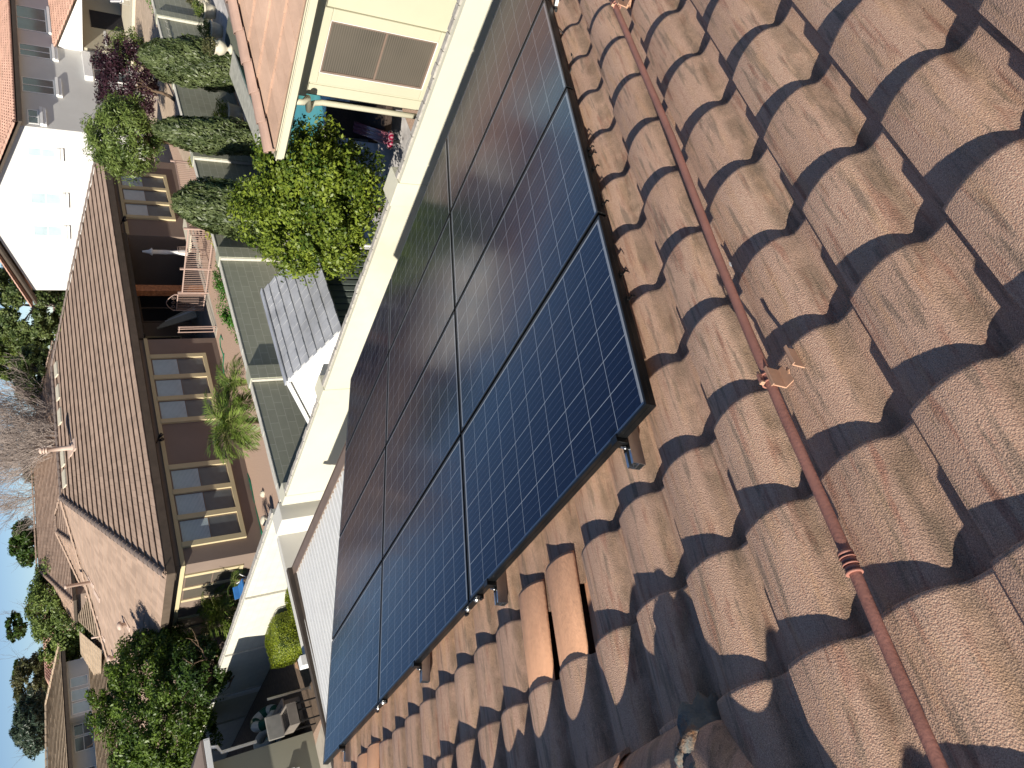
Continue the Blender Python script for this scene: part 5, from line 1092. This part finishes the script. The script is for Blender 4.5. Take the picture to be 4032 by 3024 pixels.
tree(110, 1200, 85, (170, 165), -.3, 'tall leafy tree left of the white house gable', 'mid2', 73, 50000, .38, 300, cr=.14, shell=1.0, mat='palebark', r0=.35)
tree(150, 1480, 70, (115, 90), -.3, 'lighter leafy tree above the middle of the brown ridge', 'mid2', 75, 26000, .28, 180, cr=.16, shell=.95, mat='palebark')
tree(60, 1390, 95, (120, 110), -.3, 'darker leafy tree against the sky behind the brown ridge', 'mid', 77, 22000, .4, 180, cr=.16, shell=.95, mat='palebark')
tree(60, 2470, 170, (60, 35), -.3, 'small distant tree behind the red tile roof', 'dark', 79, 2500, .9, 35)
tree(78, 2640, 230, (45, 24), -.3, 'small distant tree at the end of the red tile roof', 'dark', 81, 1500, 1.2, 25)
tree(20, 1330, 130, (90, 60), -.3, 'pale far tree top over the leafy trees', 'grey', 83, 4000, .8, 60)
# bare tree
def bare(X, Y, t, label, seed, Hpx, spread=1.0):
    C, mpp = at_depth(X, Y, t); base = Vector((C.x, C.y, -.3)); o = thing('bare_tree', label, 'tree', base, 'leafless trees behind the brown ridge'); rr = random.Random(seed); b = MB(); H = C.z+.3+Hpx*mpp
    cnt = [0]
    def br(p, d, l, r, lev):
        k = 4; pts = [p]
        for i in range(k): d = (d+Vector((rr.uniform(-.16, .16), rr.uniform(-.16, .16), rr.uniform(-.02, .12)))).normalized(); pts.append(pts[-1]+d*l/k)
        b.tube(pts, [max(.012, r*(1-.16*i)) for i in range(k+1)], 5 if lev > 2 else 3, False); cnt[0] += 1
        if lev > 0:
            for _ in range(4 if lev < 4 else 3):
                q = pts[rr.choice((2, 3, 4, 4))]; nd = (d+Vector((rr.gauss(0, .5), rr.gauss(0, .5), rr.gauss(.15, .3)))).normalized(); br(q, nd, l*rr.uniform(.6, .85), r*.55, lev-1)
    for _ in range(4): br(base+Vector((0, 0, H*.15)), Vector((rr.uniform(-.6, .6), rr.uniform(-.6, .6), 1)).normalized(), H*.36*spread, .16, 5)
    b.tube([base, base+Vector((0, 0, H*.16))], [.28, .22], 8); b.build('trunk_and_branches', M['greybark'], o)
M['greybark'] = simple('grey_twig_bark', (.30, .25, .22), .9, .25, 6)
bare(110, 1745, 62, 'pale leafless tree spreading over the middle of the ridge', 5, 120); bare(90, 1660, 66, 'second leafless tree tangled with the pale one', 9, 120)
bare(60, 1830, 75, 'thin leafless tree with pinkish twigs against the sky', 14, 90)
tree(150, 1800, 80, (130, 60), -.3, 'low grey green tree behind the leafless branches', 'olive', 85, 7000, .4, 60, trunk=False)

# ================================================================== far houses
def far_house(name, label, P, ez, rz, n, mat, wall, barrel=0, over=.6, cat='house'):
    """P: four plan corners (ccw), hip roof with ridge between midpoints of the short sides"""
    P = [Vector((p[0], p[1], 0)) for p in P]; c = sum(P, Vector())/4; o = thing(name, label, cat, c); b = MB(); inn = [p.lerp(c, over/max(1, (p-c).length)) for p in P]
    b.prism([Vector((p.x, p.y, -.3)) for p in inn], (0, 0, ez+.25)); b.build('wall', M[wall] if isinstance(wall, str) else wall, o)
    A, B, C, D = [Vector((p.x, p.y, ez)) for p in P]; l1, l2 = (B-A).length, (D-A).length
    if l1 >= l2: m0, m1 = (A+D)/2, (B+C)/2; k = l2/2/l1; R0, R1 = m0.lerp(m1, k), m1.lerp(m0, k)
    else: A, B, C, D = B, C, D, A; m0, m1 = (A+D)/2, (B+C)/2; k = l1/2/l2; R0, R1 = m0.lerp(m1, k), m1.lerp(m0, k)
    R0.z = R1.z = rz
    for nm, q in (('roof_slope', (A, B, R1, R0)), ('roof_slope', (C, D, R0, R1)), ('roof_slope', (B, C, R1, R1+(R0-R1)*.001)), ('roof_slope', (D, A, R0, R0+(R1-R0)*.001))): courses(nm, o, *q, n, mat, .05, barrel)
    for q in ((A, R0), (D, R0), (B, R1), (C, R1), (R0, R1)): caps('roof_cap', o, q[0]+Vector((0, 0, .04)), q[1]+Vector((0, 0, .06)), mat, .15, .5)
    b = MB(); b.prism([A-Vector((0, 0, .22)), B-Vector((0, 0, .22)), C-Vector((0, 0, .22)), D-Vector((0, 0, .22))], (0, 0, .20)); b.build('eave_board', M['fascia'], o); return o
def plan(pts, z): return [Pz(x, y, z) for x, y in pts]
# brown roofed houses beyond the ridge
far_house('far_house', 'pink brown hip roofed house behind the brown house ridge', [(26, 62), (52, 62), (52, 74), (26, 74)], 5.6, 7.9, 22, M['rooftile'], 'brownstucco')
far_house('far_house', 'lower roof wing stepping down left of the far pink brown roof', [(26.5, 55), (36, 55), (36, 63), (26.5, 63)], 4.6, 6.3, 14, M['rooftile'], 'brownstucco')
far_house('far_house', 'distant red barrel tile roof on the skyline behind the yellow green tree', [(34, 118), (58, 118), (58, 134), (34, 134)], 6.2, 9.3, 16, M['rosetile'], 'whitestucco', .5)

# far left two storey house with a wing in front
hv = lambda x, y, yy: Py(x*.3761, 2400+y*.3761, yy)
lh = thing('two_storey_house', 'white two storey house with tan tile roofs at the lower left skyline', 'house', (20, 72, 0))
b = MB(); b.box(12, 23.9, 70, 80, -.3, 6.5); b.build('wall', M['whitestucco'], lh)
b = MB(); b.box(19.2, 23.7, 68.6, 70, -.3, 6.5); b.build('balcony_side_wall', M['whitestucco'], lh)
b = MB(); b.box(11, 24.6, 68.0, 68.15, 6.38, 6.66); b.box(11, 24.6, 68.15, 70, 6.40, 6.44); b.build('eave_board', M['fascia'], lh)
courses('roof_front', lh, (8, 68.0, 6.66), (25.2, 68.0, 6.66), (22.2, 73.5, 7.95), (8, 73.5, 8.5), 14, M['tanroof'], .04, gap=.03)
caps('roof_cap', lh, (22.2, 73.5, 7.95), (8, 73.5, 8.5), M['tanroof'], .18, .6); caps('roof_cap', lh, (25.2, 68.0, 6.7), (22.2, 73.5, 8.0), M['tanroof'], .15, .6)
courses('roof_side', lh, (25.2, 68, 6.66), (25.2, 80, 6.66), (22.2, 74, 7.95), (22.2, 73.5, 7.95), 12, M['tanroof'])
mkl = lambda a, d, z: (a, 70-d, z)
for a0, a1 in ((16.9, 18.0), (18.1, 19.0)): window(lh, mkl, a0, a1, 4.9, 6.2, .06, hsplit=[5.55], glass='glass', frm='white')
mkl2 = lambda a, d, z: (a, 68.6-d, z)
for a0, a1 in ((19.4, 20.3), (20.4, 21.3), (21.5, 22.3)): window(lh, mkl2, a0, a1, 4.95, 6.2, .06, glass='glassw', frm='white')
window(lh, mkl, 13.0, 14.2, 4.9, 6.2, .06, hsplit=[5.55], glass='glass', frm='white'); window(lh, mkl, 14.4, 15.6, 4.9, 6.2, .06, hsplit=[5.55], glass='glass', frm='white')
b = MB(); b.box(12, 23.9, 69.5, 69.99, 4.55, 4.75); b.build('sill_band', M['white'], lh)
courses('lower_roof', lh, (11, 60.5, 3.45), (24.5, 60.5, 3.45), (23.5, 68.6, 4.85), (11, 68.6, 4.85), 18, M['tanroof'], .04, gap=.03)
b = MB(); b.box(11.5, 23.8, 61.0, 70, -.3, 3.4); b.build('lower_wall', M['whitestucco'], lh)
courses('wing_roof_front', lh, (21.6, 60.0, 4.10), (25.8, 60.0, 4.3), (25.2, 63.2, 5.35), (24.8, 63.2, 5.35), 9, M['tanroof'], .04, gap=.03)
courses('wing_roof_side', lh, (20.6, 67.0, 4.15), (21.0, 60.0, 4.10), (24.0, 63.2, 5.35), (23.4, 66.5, 5.35), 9, M['tanroof'])
b = MB(); b.box(21.8, 25.5, 60.4, 67, -.3, 4.0); b.build('wing_wall', M['white'], lh)
